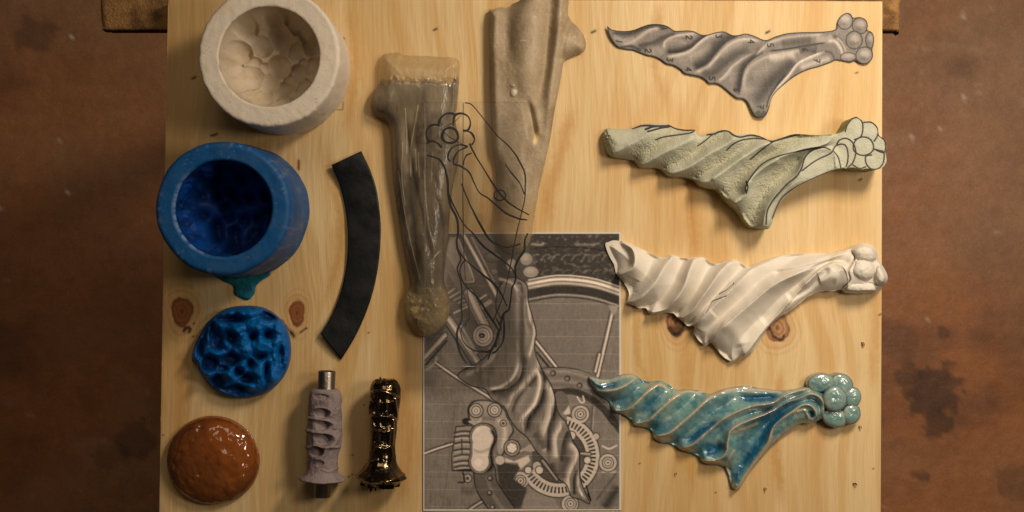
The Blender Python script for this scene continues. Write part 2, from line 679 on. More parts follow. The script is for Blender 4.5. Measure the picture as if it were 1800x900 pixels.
# ------------------------------------------------------------------ plywood board
bo = np.array([(295.5, -1), (700, -0.5), (1200, 0.8), (1551, 2.5), (1550, 450), (1548, 900), (1547.6, 985), (277, 985), (280, 900), (287.5, 450)])
F = Field(270, -6, 1556, 992, 1.6)
X, Y = F.X, F.Y
knots = [(320, 547, 18, 25, 1), (522, 550, 13, 22, 1), (1188, 567, 16, 23, .55), (1367, 576, 19, 25, .45)]
U = X + 14 * fbm(X / 500, Y / 320, 2) + 2.5 * fbm(X / 40, Y / 160, 3)
for (kx, ky, rx, ry, a) in knots:
    d2 = ((X - kx) / (rx * 1.9)) ** 2 + ((Y - ky) / (ry * 2.2)) ** 2
    U = U - (X - kx) * 0.75 * np.exp(-d2)
broad = fbm(U / 75, Y / 900 + 2, 3)
fig = fbm(U / 22 + 3 * fbm(X / 300, Y / 500, 2), Y / 700 + 5, 4)
fine = fbm(U / 4.5, Y / 90, 3)
c = tone(F, (213, 183, 134))
c = mix(c, lin((203, 168, 114)), sstep(-.3, .3, broad) * .9)
c = mix(c, lin((192, 146, 80)), sstep(.05, .6, fig) * .42)
c = mix(c, lin((196, 152, 92)), sstep(.1, .5, fbm(U / 60 + 20, Y / 260, 3)) * .5)
c = mix(c, lin((220, 193, 147)), sstep(.15, .7, -fig) * .4)
c = mix(c, lin((184, 138, 84)), sstep(.15, .7, fine) * .2)
for (pts, wd, a) in (([(1222, 200), (1216, 330), (1226, 480)], 10, .45), ([(1010, 180), (985, 270), (965, 350), (970, 410)], 12, .4),
                     ([(1160, 0), (1150, 100), (1172, 190)], 8, .35), ([(1365, 60), (1345, 150), (1330, 230)], 13, .35),
                     ([(540, 180), (470, 250), (420, 260)], 10, .3), ([(575, 250), (600, 420), (560, 560)], 7, .35),
                     ([(1375, 640), (1362, 760), (1376, 900)], 10, .45), ([(1212, 560), (1204, 700), (1222, 900)], 9, .35),
                     ([(310, 600), (318, 700), (300, 900)], 12, .3), ([(545, 600), (556, 760), (530, 900)], 14, .35),
                     ([(1480, 0), (1470, 200), (1475, 420)], 11, .25), ([(690, 640), (720, 760), (700, 900)], 12, .35),
                     ([(1120, 500), (1125, 640), (1190, 760), (1170, 900)], 6, .3), ([(1535, 470), (1540, 560), (1534, 700)], 8, .35),
                     ([(610, 0), (625, 120), (600, 260)], 9, .3)):
    c = mix(c, lin((184, 134, 70)), a * 1.6 * F.stroke(pts, wd, taper=(.2, .25), jit=3))
for (kx, ky, rx, ry, a) in knots:
    dd = np.hypot((X - kx) / rx, (Y - ky) / ry)
    an = np.arctan2(Y - ky, X - kx)
    dd = dd * (1 + 0.08 * np.sin(an * 3 + kx)) + 0.05 * fbm(X / 5, Y / 5, 2)
    rings = 0.5 + 0.5 * np.sin(dd * 17 + 1.2 * fbm(X / 8, Y / 8, 2))
    c = mix(c, lin((196, 146, 92)), (1 - sstep(1.0, 1.9, dd)) * .55)
    c = mix(c, lin((176, 122, 70)), (np.exp(-((dd - 1.55) / .10) ** 2) + .6 * np.exp(-((dd - 2.0) / .10) ** 2)) * .4)
    k = 1 - sstep(0.93, 1.06, dd)
    c = mix(c, lin((146, 88, 46)), k * a)
    c = mix(c, lin((104, 58, 32)), k * rings * .55)
    c = mix(c, lin((80, 42, 24)), np.exp(-((dd - 1.0) / .07) ** 2) * .75)
    c = mix(c, lin((70, 36, 20)), np.exp(-(dd / .18) ** 2) * .6)
for (pts, wd) in (([(321, 583), (330, 576), (335, 580), (331, 585)], 5), ([(338, 592), (345, 589)], 2.5), ([(342, 567), (340, 570)], 2), ([(494, 563), (503, 575), (516, 590)], 5),
                  ([(510, 582), (518, 592)], 6), ([(526, 586), (540, 576)], 2.5), ([(1176, 574), (1188, 588), (1200, 578)], 10), ([(1356, 560), (1352, 574), (1360, 588)], 3.5), ([(1186, 588), (1196, 586)], 4),
                  ([(1352, 578), (1362, 592), (1376, 597), (1378, 588)], 5), ([(1358, 590), (1372, 600)], 3.5)):
    c = mix(c, lin((58, 30, 20)), F.stroke(pts, wd * .55, taper=(.05, .05), jit=1.2) * .95)
for (x, y, r) in ((765, 52, 2.6), (1043, 56, 3), (1350, 56, 2.6), (1348, 58, 2), (341, 137, 2.8), (378, 237, 3.0), (372, 238, 2), (602, 69, 2.4), (1506, 128, 1.8), (1512, 316, 2.4), (1547, 553, 2), (648, 585, 1.4),
                  (757, 753, 0), (620, 800, 1.3), (613, 838, 1.6), (619, 834, 1.4), (287, 765, 1.3), (1535, 824, 1.3), (1258, 866, 1.3), (640, 712, 1.3), (1124, 815, 1.4), (1300, 905, 1)):
    if r:
        c = mix(c, lin((60, 38, 24)), F.stroke([(x - r, y + r * .4), (x, y), (x + r, y - .6 * r)], r * .75, taper=(0, 0)))
c = mix(c, lin((120, 62, 30)), F.stroke([(525, 283), (525, 297)], 2.6, taper=(0, 0)))
c = mix(c, lin((50, 40, 34)), F.line([(592, 193), (603.5, 193), (603.5, 179)], 1.6, smooth=False) * .8)
H = np.zeros(X.shape) + 0.25 * fine
H = H - 0.8 * np.exp(-edge_dist(F, bo) / 1.5)
for (kx, ky, rx, ry, a) in knots:
    H = H - 0.6 * np.exp(-((np.hypot((X - kx) / rx, (Y - ky) / ry) - 1) / .1) ** 2)
H -= 0.35
pb = relief('plywood_board', F, bo, H, c, M['wood'], None, base=-30, smooth_outline=False)
tag(pb, 'large pale plywood board with four brown knots carrying all the pieces', 'plywood board')

# ------------------------------------------------------------------ round moulds


def polar(name, cx, cy, prof, disp, mt, parent, colf, nth=260, wob=0.0, zrad=None):
    """prof: list of (r, z) in px in real size; cx, cy world px (real, not projected)"""
    th = np.linspace(0, 2 * math.pi, nth, endpoint=False)
    pr_ = np.asarray(prof, float)
    R = pr_[:, 0][:, None]
    Z = pr_[:, 1][:, None] + 0 * th[None]
    wv = 1 + wob * (fbm(np.cos(th) * 1.7 + 5, np.sin(th) * 1.7 + 5, 3))[None]
    R = R * wv
    Xr = R * np.cos(th)[None]
    Yr = R * np.sin(th)[None]
    dR, dZ = disp(Xr, Yr, R, Z, np.arange(len(pr_))[:, None] + 0 * th[None])
    Rr = np.maximum(R + dR, 0)
    Xr = Rr * np.cos(th)[None]
    Yr = Rr * np.sin(th)[None]
    co = np.stack([(cx + Xr - 900) * S, (450 - (cy + Yr)) * S, (Z + dZ) * S], -1)
    n, m = co.shape[:2]
    ii = np.arange(n * m).reshape(n, m)
    j2 = np.roll(ii, -1, 1)
    q = np.stack([ii[:-1], ii[1:], j2[1:], j2[:-1]], -1).reshape(-1, 4)
    cc = colf(Xr, Yr, Rr, Z + dZ, np.arange(n)[:, None] + 0 * th[None])
    return mesh_obj(name, co.reshape(-1, 3), q, mt, parent, cc.reshape(-1, 3))


def real(px, py, h):
    k = (DPX - h) / DPX
    return 900 + (px - 900) * k, 450 + (py - 450) * k


def bowl(Ri, ztop, depth, p1, p2, n=170):
    t_ = np.linspace(0.02, 1, 3000)
    a_ = t_ * math.pi / 2
    r_ = Ri * np.cos(a_) ** p1
    z_ = ztop - depth * np.sin(a_) ** p2
    s_ = np.concatenate([[0], np.cumsum(np.hypot(np.diff(r_), np.diff(z_)))])
    u_ = np.linspace(0, s_[-1], n)
    return list(zip(np.interp(u_, s_, r_), np.interp(u_, s_, z_)))


def bez_profile(segs):
    out = []
    for (a, b, n) in segs:
        a, b = np.array(a, float), np.array(b, float)
        for i in range(n):
            out.append(a + (b - a) * i / n)
    out.append(np.array(segs[-1][1], float))
    return out


# white plaster mould
h = 147
cx, cy = real(472.5, 99, h)
k = (DPX - h) / DPX
Ro, Ri = 124.5 * k, 88.5 * k
icx, icy = 3.0 * k, 2.0 * k
prof = [(Ro * .975, 0), (Ro * .99, 3)] + [(Ro * (1 - .0), z) for z in np.linspace(8, h - 5, 14)] + [(Ro - 1.2, h - 1.8), (Ro - 4, h)]
ntop = len(prof)
prof += [(r, h) for r in np.linspace(Ro - 7, Ri + 3, 12)] + [(Ri + 1, h - .6), (Ri, h - 2.5)]
nrim = len(prof)
depth = 78
prof += bowl(Ri, h - 2.5, depth, .6, .95)
big = [(-49, -58, 20), (6, -44, 21), (-25, -28, 18), (31, -20, 15), (2, 6, 21), (37, 16, 16), (15, 47, 17), (-60, -16, 19), (34, -63, 17), (-43, 25, 23), (60, -27, 17), (-15, 33, 19), (48, 42, 15), (-20, 62, 18), (-3, -72, 16), (62, 6, 14)]
small = [(12, -22, 10), (-42, -44, 12), (20, 28, 10), (-38, 2, 13), (45, 0, 9), (-4, 58, 12), (30, 34, 9), (22, -40, 9), (-60, 40, 16), (-70, 10, 15), (0, -30, 8), (-22, 10, 12), (50, -44, 12), (38, 60, 14)]


def dent_map(x, y):
    out = np.zeros(x.shape)
    for (o_, ds) in ((1.0, small), (3.6, big)):
        for i_, (dx, dy, r) in enumerate(ds):
            d_ = np.hypot(x - dx, y - dy)
            q_ = np.clip(1 - (d_ / r) ** 2, 0, 1)
            out = np.maximum(out, (o_ * .35 + .7 * (i_ % 3)) * sstep(r + 1.2, r - 2.0, d_) + np.sqrt(q_ + 1e-9) * r * .68)
    return out


def disp_w(x, y, R, Z, I):
    dZ = np.zeros(R.shape)
    dR = np.zeros(R.shape)
    inn = I >= nrim
    f = sstep(nrim, nrim + 14, I)
    dZ = np.where(inn, -dent_map(x, y) * f + .7 * fbm(x / 12, y / 12, 3) * f, dZ)
    rim = (I > ntop - 3) & (I < nrim + 3)
    dZ = dZ + np.where(rim, 0.5 * fbm(x / 9, y / 9, 3), 0)
    an = np.arctan2(y, x)
    out_ = I < ntop
    dR = np.where(out_, 0.8 * fbm(an * 9, Z / 18, 3), dR)
    edge = (I >= ntop - 3) & (I <= ntop)
    dR = dR + np.where(edge, -1.2 * np.abs(fbm(an * 22, an * 3, 3)), 0)
    return dR, dZ


def col_w(x, y, R, Z, I):
    c_ = np.ones(x.shape + (3,)) * lin((216, 202, 184))
    c_ = mix(c_, lin((205, 184, 158)), sstep(0, .8, fbm(x / 40, y / 40, 4)) * .5)
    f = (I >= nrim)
    c_ = mix(c_, lin((184, 165, 138)), f * (.65 + .35 * sstep(-.2, .5, fbm(x / 18 + 3, y / 18, 3))))  # shade of the hollow put into the colour as a darker tan
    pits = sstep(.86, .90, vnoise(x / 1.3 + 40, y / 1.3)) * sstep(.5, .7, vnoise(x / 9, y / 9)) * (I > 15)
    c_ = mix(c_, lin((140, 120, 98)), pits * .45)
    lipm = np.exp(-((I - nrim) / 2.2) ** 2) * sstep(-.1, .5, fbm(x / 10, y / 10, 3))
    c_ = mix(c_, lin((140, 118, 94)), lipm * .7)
    return c_


r0 = root('plaster_mould', ((cx - 900) * S, (450 - cy) * S, 0), 'thick round off-white plaster mould with a bubbly hollow, top left of the board', 'mould')
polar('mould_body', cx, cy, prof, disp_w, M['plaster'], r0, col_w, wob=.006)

# blue silicone mould
h = 157
cx, cy = real(391.5, 366, h)
k = (DPX - h) / DPX
Ro, Ri = 117 * k, 85.5 * k
prof = [(Ro * 1.07, 0)] + [(Ro * 1.065 - .05 * Ro * (z / h), z) for z in np.linspace(4, h - 9, 16)] + [(Ro * 1.005, h - 4), (Ro - 2, h - 1.2), (Ro - 6, h)]
ntop_b = len(prof)
prof += [(r, h + 0.0) for r in np.linspace(Ro - 9, Ri + 4, 12)] + [(Ri + 2, h - .8), (Ri, h - 4)]
nrim_b = len(prof)
prof += bowl(Ri, h - 4, 108, .45, 1.0)
_r = np.random.RandomState(11)
bd = []
for i in range(400):
    x, y = _r.uniform(-80, 80, 2)
    if math.hypot(x, y) < 82 and all(math.hypot(x - b_[0], y - b_[1]) > 19 for b_ in bd):
        bd.append((x, y, _r.uniform(9, 13)))


def disp_b(x, y, R, Z, I):
    f = sstep(nrim_b, nrim_b + 20, I)
    an = np.arctan2(y, x)
    dim = np.zeros(x.shape)
    for (dx, dy, r) in bd:
        dim = dim + np.exp(-((x - dx) ** 2 + (y - dy) ** 2) / r ** 2)
    dZ = -17 * np.clip(dim, 0, 1.2) * f
    wall = sstep(nrim_b + 4, nrim_b + 20, I) * (1 - sstep(nrim_b + 60, nrim_b + 95, I))
    dR = wall * 6.5 * fbm(an * 4.5 + 7, Z / 19, 2)
    dR = dR + np.where(I < ntop_b, 1.2 * fbm(an * 3, Z / 60, 3), 0)
    dZ = dZ + np.where((I > ntop_b - 2) & (I < nrim_b + 2), 0.7 * fbm(x / 20, y / 20, 3), 0)
    return dR, dZ


def col_b(x, y, R, Z, I):
    c_ = np.ones(x.shape + (3,)) * lin((12, 74, 128))
    c_ = mix(c_, lin((46, 84, 126)), sstep(-.3, .8, fbm(x / 25, y / 25, 4)) * .45 * (I < nrim_b + 1))
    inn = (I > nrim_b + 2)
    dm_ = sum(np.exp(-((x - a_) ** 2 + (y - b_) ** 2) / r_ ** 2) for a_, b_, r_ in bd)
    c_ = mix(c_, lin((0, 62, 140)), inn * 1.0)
    c_ = mix(c_, lin((0, 26, 70)), inn * np.clip(dm_, 0, 1) * .8)  # dimples darkened in the colour to deepen their shade
    sp = sstep(.86, .90, vnoise(x / 2.0 + 10, y / 2.0 + Z / 3)) * sstep(.55, .75, vnoise(x / 14, y / 14)) * (I < nrim_b)
    c_ = mix(c_, lin((110, 140, 165)), sp * .4)
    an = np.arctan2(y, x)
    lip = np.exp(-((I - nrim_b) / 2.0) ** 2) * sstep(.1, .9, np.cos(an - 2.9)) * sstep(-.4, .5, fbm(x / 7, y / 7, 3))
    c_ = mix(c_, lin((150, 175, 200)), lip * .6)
    sm_ = (I < ntop_b) * sstep(.35, .6, fbm(an * 14, Z / 60, 3))
    c_ = mix(c_, lin((100, 115, 150)), sm_ * .4)
    return c_


r0 = root('silicone_mould', ((cx - 900) * S, (450 - cy) * S, 0), 'tall round blue silicone mould with a deep dark hollow, below the plaster mould', 'mould')
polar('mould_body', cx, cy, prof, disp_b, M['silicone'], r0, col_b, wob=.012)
dp = [(280 + x / 5.625, 480 + y / 5.625) for (x, y) in ((420, -40), (520, 20), (640, 85), (735, 130), (742, 205), (795, 245), (860, 268), (905, 250), (945, 190), (955, 130), (1010, 75), (1100, 10), (1000, -60), (700, -80))]
F = Field(345, 460, 485, 532, 1.2)
H = 1 + 4.5 * (1 - np.exp(-edge_dist(F, dp) / 3.0)) + .8 * fbm(F.X / 8, F.Y / 8, 3)
c = mix(tone(F, (24, 108, 118)), lin((18, 86, 112)), sstep(-.3, .5, fbm(F.X / 12, F.Y / 12, 3)))
o = relief('overflow_drip', F, dp, H, c, M['silicone'], r0)
o['label'] = 'thin teal drip of silicone spread on the board'

# ------------------------------------------------------------------ blue silicone cast
dpl = [(337, 632), (340, 612), (350, 590), (365, 566), (385, 549), (405, 540), (430, 537), (458, 539), (480, 549), (498, 566), (508, 588), (512, 610), (510, 634), (502, 657), (486, 678), (463, 693), (435, 700),
       (410, 699), (388, 692), (368, 676), (352, 655), (343, 636)]
F = Field(330, 530, 520, 708, 0.8)
X, Y = F.X, F.Y
e = edge_dist(F, dpl)
H = 46 * (1 - np.exp(-e / 5)) ** .7
lum = [(417, 578, 13, 10), (455, 575, 20, 14), (462, 607, 20, 17), (428, 600, 12, 17), (395, 604, 8, 7), (430, 615, 17, 15), (378, 622, 13, 6), (425, 643, 8, 8), (453, 655, 15, 22), (402, 660, 14, 11), (437, 681, 13, 7),
       (365, 587, 4, 12), (487, 610, 15, 28), (430, 552, 22, 8), (476, 665, 14, 20), (340, 625, 8, 14), (395, 552, 22, 7), (363, 660, 12, 8), (490, 580, 12, 14), (470, 632, 14, 12), (387, 572, 6, 6), (350, 640, 6, 10)]
LM = np.zeros(X.shape)
for (lx, ly, rx, ry) in lum:
    d2 = ((X - lx) / rx) ** 2 + ((Y - ly) / ry) ** 2
    LM = np.maximum(LM, np.exp(-d2 / 1.25)) + .16 * np.exp(-d2 / 2)
PT = np.zeros(X.shape)
for (lx, ly, rx, ry) in ((404, 559, 17, 8), (472, 556, 13, 7), (364, 582, 12, 14), (383, 601, 13, 12), (407, 596, 9, 9), (469, 589, 10, 10), (493, 620, 6, 16), (459, 628, 12, 6), (405, 632, 16, 9), (366, 640, 14, 13), (383, 668, 16, 10), (420, 684, 22, 6), (468, 655, 5, 18), (437, 666, 12, 7),
                         (418, 655, 8, 7), (445, 592, 8, 8), (392, 648, 8, 6), (350, 612, 6, 16), (441, 640, 7, 8)):
    PT = np.maximum(PT, np.exp(-(((X - lx) / rx) ** 2 + ((Y - ly) / ry) ** 2) / 1.1))
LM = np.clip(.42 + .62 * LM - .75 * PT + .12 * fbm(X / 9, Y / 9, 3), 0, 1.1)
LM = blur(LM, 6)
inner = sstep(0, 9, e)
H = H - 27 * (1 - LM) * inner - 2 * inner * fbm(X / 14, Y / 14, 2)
c = mix(tone(F, (0, 44, 94)), lin((0, 92, 162)), sstep(.1, .9, LM))  # shade of the pits painted in: colour darkens with depth
c = mix(c, lin((70, 100, 150)), .5 * (1 - sstep(0, 5, e)) * sstep(400, 500, X))  # painted highlight along the right-hand edge
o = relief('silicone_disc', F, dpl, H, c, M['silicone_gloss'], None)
tag(o, 'round solid blue silicone cast with a lumpy pitted face, above the amber glass', 'silicone cast')

# ------------------------------------------------------------------ amber glass
gx, gy = 375.3, 808.5
kk = 1.0
th = np.linspace(0, 2 * math.pi, 200, endpoint=False)
NR = 90
rr = np.concatenate([[0.0001], np.linspace(0.01, 1, NR)])
Rx, Ry = 81.5, 78
rw = 1 + .012 * fbm(np.cos(th) * 1.3 + 2, np.sin(th) * 1.3, 2)
XX = rr[:, None] * np.cos(th) * rw
YY = rr[:, None] * np.sin(th) * rw
zz = 2.5 + 31 * np.sqrt(np.clip(1 - rr ** 3, 0, 1))[:, None] + 0 * XX
gx_, gy_ = XX * Rx, YY * Ry
_r = np.random.RandomState(5)
gd = []
for i in range(900):
    x, y = _r.uniform(-66, 66, 2)
    if math.hypot(x, y) < 64 and all(math.hypot(x - b_[0], y - b_[1]) > 14 for b_ in gd):
        gd.append((x, y, _r.uniform(3, 7.5), _r.uniform(-.4, 1)))
for (dx, dy, r, a) in gd:
    zz = zz - a * 3.0 * np.exp(-(((gx_ - dx) ** 2 + (gy_ - dy) ** 2) / r ** 2))
zz = zz + 1.2 * fbm(gx_ / 14, gy_ / 14, 3) * (1 - rr[:, None] ** 6)
top = np.stack([(gx + gx_ - 900) * S, (450 - gy - gy_) * S, zz * S], -1)
br = np.array([1.0, .985, .95, .88, .6, .3, .0001])
bz = np.array([3.0, 1.6, 1.0, .9, .9, .9, .9])
bx = br[:, None] * np.cos(th) * rw * Rx
by = br[:, None] * np.sin(th) * rw * Ry
bot = np.stack([(gx + bx - 900) * S, (450 - gy - by) * S, (bz[:, None] + 0 * bx) * S], -1)
co = np.concatenate([top, bot[:2]])
br = br[:2]
n, m = co.shape[:2]
ii = np.arange(n * m).reshape(n, m)
j2 = np.roll(ii, -1, 1)
q = np.stack([ii[:-1], j2[:-1], j2[1:], ii[1:]], -1).reshape(-1, 4)
rall = np.concatenate([rr, br])[:, None] + 0 * co[..., 0]
tall = th[None] + 0 * rall
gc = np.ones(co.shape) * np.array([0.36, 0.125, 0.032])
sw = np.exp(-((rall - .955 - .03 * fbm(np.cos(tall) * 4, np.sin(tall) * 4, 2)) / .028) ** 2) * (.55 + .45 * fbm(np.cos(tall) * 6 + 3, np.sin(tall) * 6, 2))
gc = mix(gc, [.07, .02, .008], np.clip(sw, 0, 1) * .9)  # dark rim: mould flash plus the edge's refraction darkness painted in
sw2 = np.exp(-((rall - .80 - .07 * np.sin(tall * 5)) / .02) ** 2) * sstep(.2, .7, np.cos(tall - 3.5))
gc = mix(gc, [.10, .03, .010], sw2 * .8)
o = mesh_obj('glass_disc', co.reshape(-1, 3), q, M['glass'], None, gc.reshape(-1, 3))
tag(o, 'round amber orange glass lens with a glossy dimpled surface, lower left corner of the board', 'glass lens')

# ------------------------------------------------------------------ black curved strip
outer = spline([(635, 265.5), (651, 300), (662, 335), (668, 380), (669, 415), (665, 465), (656, 510), (643, 550), (624, 592), (600, 632)], 8)
innr = spline([(582.5, 290), (597, 325), (607, 368), (611.5, 410), (610, 455), (603, 497), (593, 530), (580, 560), (563.5, 587)], 9)


def resample(pl_, n_):
    s_ = np.concatenate([[0], np.cumsum(np.hypot(*np.diff(pl_, axis=0).T))])
    t_ = np.linspace(0, s_[-1], n_)
    return np.stack([np.interp(t_, s_, pl_[:, 0]), np.interp(t_, s_, pl_[:, 1])], 1)


NA, NB = 120, 22
A, B = resample(outer, NA), resample(innr, NA)
tt = np.linspace(0, 1, NA)[:, None]
ss = np.linspace(0, 1, NB)[None]
sx = A[:, 0:1] * (1 - ss) + B[:, 0:1] * ss
sy = A[:, 1:2] * (1 - ss) + B[:, 1:2] * ss
hh = 4.5 + 9 * (1 - sstep(0, .16, tt)) * (0.3 + .7 * ss) + 7 * sstep(.80, 1, tt) * ss + 1.5 * fbm(sx / 40, sy / 40, 2) + 2.2 * np.sin(ss * math.pi)
tp = Pn(sx, sy, hh)
bt = tp.copy()
bt[..., 2] -= 3.2 * S
ring = np.concatenate([tp.reshape(-1, 3), bt.reshape(-1, 3)])
ii = np.arange(NA * NB).reshape(NA, NB)
q1 = np.stack([ii[:-1, :-1], ii[:-1, 1:], ii[1:, 1:], ii[1:, :-1]], -1).reshape(-1, 4)
q2 = q1[:, ::-1] + NA * NB
per = np.concatenate([ii[0, :-1], ii[:-1, -1], ii[-1, :0:-1], ii[:0:-1, 0]])
pn = np.roll(per, -1)
q3 = np.stack([per, per + NA * NB, pn + NA * NB, pn], 1)
o = mesh_obj('rubber_strip', ring, np.concatenate([q1, q2, q3]), M['rubber'], smooth=True)
o.data.polygons.foreach_set('use_smooth', np.concatenate([np.ones(len(q1) + len(q2), bool), np.zeros(len(q3), bool)]))
tag(o, 'thin black rubber strip cut in a long curve, bowed edge to the right', 'rubber strip')


# ------------------------------------------------------------------ handles
def handle(name, p0, p1, prof, zc, mt, parent, dispf, colf, nt_=260, nth=140, ends=True):
    """a turned body lying on the board, axis from pixel p0 to p1 at height zc; prof: (t, r)"""
    a0 = np.array(P(p0[0], p0[1], zc)) / S
    a1 = np.array(P(p1[0], p1[1], zc)) / S
    ax = a1 - a0
    L_ = np.linalg.norm(ax)
    ax /= L_
    pe = np.array([-ax[1], ax[0], 0.0])
    if pe[0] < 0:
        pe = -pe
    t_ = np.linspace(0, 1, nt_)
    pr_ = np.asarray(prof, float)
    sp = spline(pr_, 8)
    r_ = np.interp(t_, sp[:, 0], sp[:, 1])
    th_ = np.linspace(0, 2 * math.pi, nth, endpoint=False)
    T, TH = np.meshgrid(t_, th_, indexing='ij')
    R = r_[:, None] + 0 * TH
    # photo pixel under each vertex (for the marks on the upper side)
    PX = p0[0] + (p1[0] - p0[0]) * T + R * np.cos(TH)
    PY = p0[1] + (p1[1] - p0[1]) * T
    up = np.sin(TH) > -0.05
    d = dispf(PX, PY, T, TH, up)
    R = np.maximum(R + d, .5)
    cosn = np.cos(TH)
    co_ = a0 + T[..., None] * L_ * ax + (R * cosn)[..., None] * pe + (R * np.sin(TH))[..., None] * np.array([0, 0, 1.0])
    co_[..., 2] = np.maximum(co_[..., 2], 0.3)
    cc = colf(PX, PY, T, TH, up, d)
    n_, m_ = T.shape
    i_ = np.arange(n_ * m_).reshape(n_, m_)
    jn = np.roll(i_, -1, 1)
    q_ = np.stack([i_[:-1], jn[:-1], jn[1:], i_[1:]], -1).reshape(-1, 4)
    co_ = co_.reshape(-1, 3)
    cc = cc.reshape(-1, 3)
    tris = None
    if ends:
        c0 = a0
        c1 = a1
        co_ = np.concatenate([co_, [c0, c1]])
        cc = np.concatenate([cc, cc[:1], cc[-1:]])
        k0, k1 = len(co_) - 2, len(co_) - 1
        tris = np.concatenate([np.stack([np.full(m_, k0), jn[0], i_[0]], 1), np.stack([np.full(m_, k1), i_[-1], jn[-1]], 1)])
    return mesh_obj(name, co_ * S, q_, mt, parent, cc, tris=tris)


def pt_stroke(PX, PY, pl_, w_, wr=None):
    d, sg, t, _, _ = dist(PX, PY, spline(pl_) if len(pl_) > 2 else pl_)
    ww = np.where(sg > 0, wr or w_, w_)
    return np.exp(-(d / ww) ** 2)


def cq(x, y):            # crop (270,640), 3.46 per px
    return (270 + x / 3.461, 640 + y / 3.461)


def CQ(l):
    return [cq(*p) for p in l]


r0 = root('clay_grip', P(571, 760, 0), 'mauve grey clay grip modelled round a bare steel pipe', 'handle')
zc = 34


def no(PX, PY, T, TH, up):
    return np.zeros(T.shape)


# the pipe: a hollow tube
pp0, pp1 = cq(1055, 42), cq(1024, 808)
a0 = np.array(P(*pp0, zc)) / S
a1 = np.array(P(*pp1, zc)) / S
ax = (a1 - a0)
Lp = np.linalg.norm(ax)
ax /= Lp
pe = np.array([-ax[1], ax[0], 0])
ths = np.linspace(0, 2 * math.pi, 64, endpoint=False)
rows = []
for (t, r) in ((.12, 11.8), (.0, 11.8), (0, 12.0), (0, 14.2), (.004, 14.9), (.3, 14.9), (.7, 14.9), (.996, 14.9), (1, 14.2), (1, 12), (1, 11.8), (.88, 11.8)):
    rows.append(a0 + ax * Lp * t + r * (np.cos(ths)[:, None] * pe + np.sin(ths)[:, None] * np.array([0, 0, 1])))
rows = np.array(rows)
n_, m_ = rows.shape[:2]
i_ = np.arange(n_ * m_).reshape(n_, m_)
jn = np.roll(i_, -1, 1)
mesh_obj('steel_pipe', rows.reshape(-1, 3) * S, np.stack([i_[:-1], jn[:-1], jn[1:], i_[1:]], -1).reshape(-1, 4), M['steel'], r0)


def clay_d(PX, PY, T, TH, up):
    d = 1.9 * fbm(TH * 2.0 + 3, T * 10, 4) * np.sin(np.clip(T * 9, 0, 1) * math.pi / 2)
    u = up.astype(float)
    # finger-pressed hollows: crisp upper right rim, soft lower left
    for (cx_, cy_, rx, ry, a) in ((1035, 290, 52, 34, 7), (1045, 362, 48, 30, 7), (1050, 448, 54, 40, 7.5), (1000, 520, 50, 34, 6), (1030, 190, 50, 18, 2.5), (1010, 590, 40, 20, 2.5)):
        x_, y_ = cq(cx_, cy_)
        q_ = ((PX - x_) / (rx / 3.46)) ** 2 + ((PY - y_) / (ry / 3.46)) ** 2
        d = d - u * a * 1.5 * (1 - sstep(.6, 1.1, q_)) * (.25 + 1.0 * sstep(-1, .8, (PX - x_) / (rx / 3.46)))
    for (pl_, a, w1) in (([(955, 325), (1010, 325), (1060, 330), (1100, 350), (1108, 378)], 5, 2.6), ([(945, 400), (1000, 402), (1060, 405), (1105, 425), (1112, 460), (1090, 485)], 5, 2.6),
                         ([(915, 515), (960, 500), (1000, 490), (1060, 490), (1120, 495)], 4.5, 3), ([(960, 300), (1000, 260), (1060, 265), (1085, 300)], 3, 3), ([(1060, 500), (1040, 545), (1010, 570)], 3, 3),
                         ([(1120, 200), (1130, 300), (1135, 400), (1120, 470)], 3, 5), ([(990, 400), (988, 480)], 2, 1.5), ([(1040, 630), (1080, 640), (1120, 625)], 2.5, 2)):
        d = d + u * a * .7 * pt_stroke(PX, PY, CQ(pl_), w1)
    return d


def clay_c(PX, PY, T, TH, up, d):
    c_ = np.ones(T.shape + (3,)) * lin((136, 121, 120))
    c_ = mix(c_, lin((114, 100, 100)), sstep(0, .7, fbm(TH * 3, T * 14, 3)) * .5)
    return c_


q0, q1_ = cq(1046, 150), cq(1026, 722)
handle('clay_body', q0, q1_, [(0, 21), (.03, 26), (.1, 27.5), (.25, 27.5), (.4, 28.5), (.5, 30), (.6, 29), (.7, 26), (.8, 25.5), (.86, 26.5), (.91, 31), (.95, 40), (.97, 39), (.985, 30), (1.0, 20)], zc, M['clay'], r0, clay_d, clay_c)

r0 = root('bronze_grip', P(670, 760, 0), 'shiny dark bronze grip with gold edges and a ragged flared foot', 'handle')
br_strokes = [([(1335, 170), (1370, 155), (1420, 158), (1460, 175), (1490, 185)], 3), ([(1330, 215), (1400, 225), (1460, 215)], 2), ([(1385, 215), (1390, 300)], 2), ([(1425, 215), (1425, 305)], 2), ([(1330, 215), (1320, 300)], 2),
              ([(1320, 312), (1390, 308), (1450, 312), (1480, 330)], 2), ([(1340, 385), (1380, 395), (1420, 400), (1455, 385)], 2), ([(1370, 490), (1400, 503), (1440, 490)], 2), ([(1385, 400), (1385, 490)], 2), ([(1445, 395), (1440, 490)], 2),
              ([(1340, 310), (1345, 400)], 2), ([(1310, 590), (1340, 585), (1370, 570)], 2.5), ([(1240, 680), (1300, 690), (1340, 700), (1400, 690), (1450, 680), (1520, 660)], 2.4), ([(1475, 200), (1480, 320)], 2), ([(1462, 330), (1455, 480)], 2)]


def brz_m(PX, PY):
    m_ = np.zeros(PX.shape)
    for pl_, w_ in br_strokes:
        m_ = np.maximum(m_, pt_stroke(PX, PY, CQ(pl_), w_ * .8))
    return m_


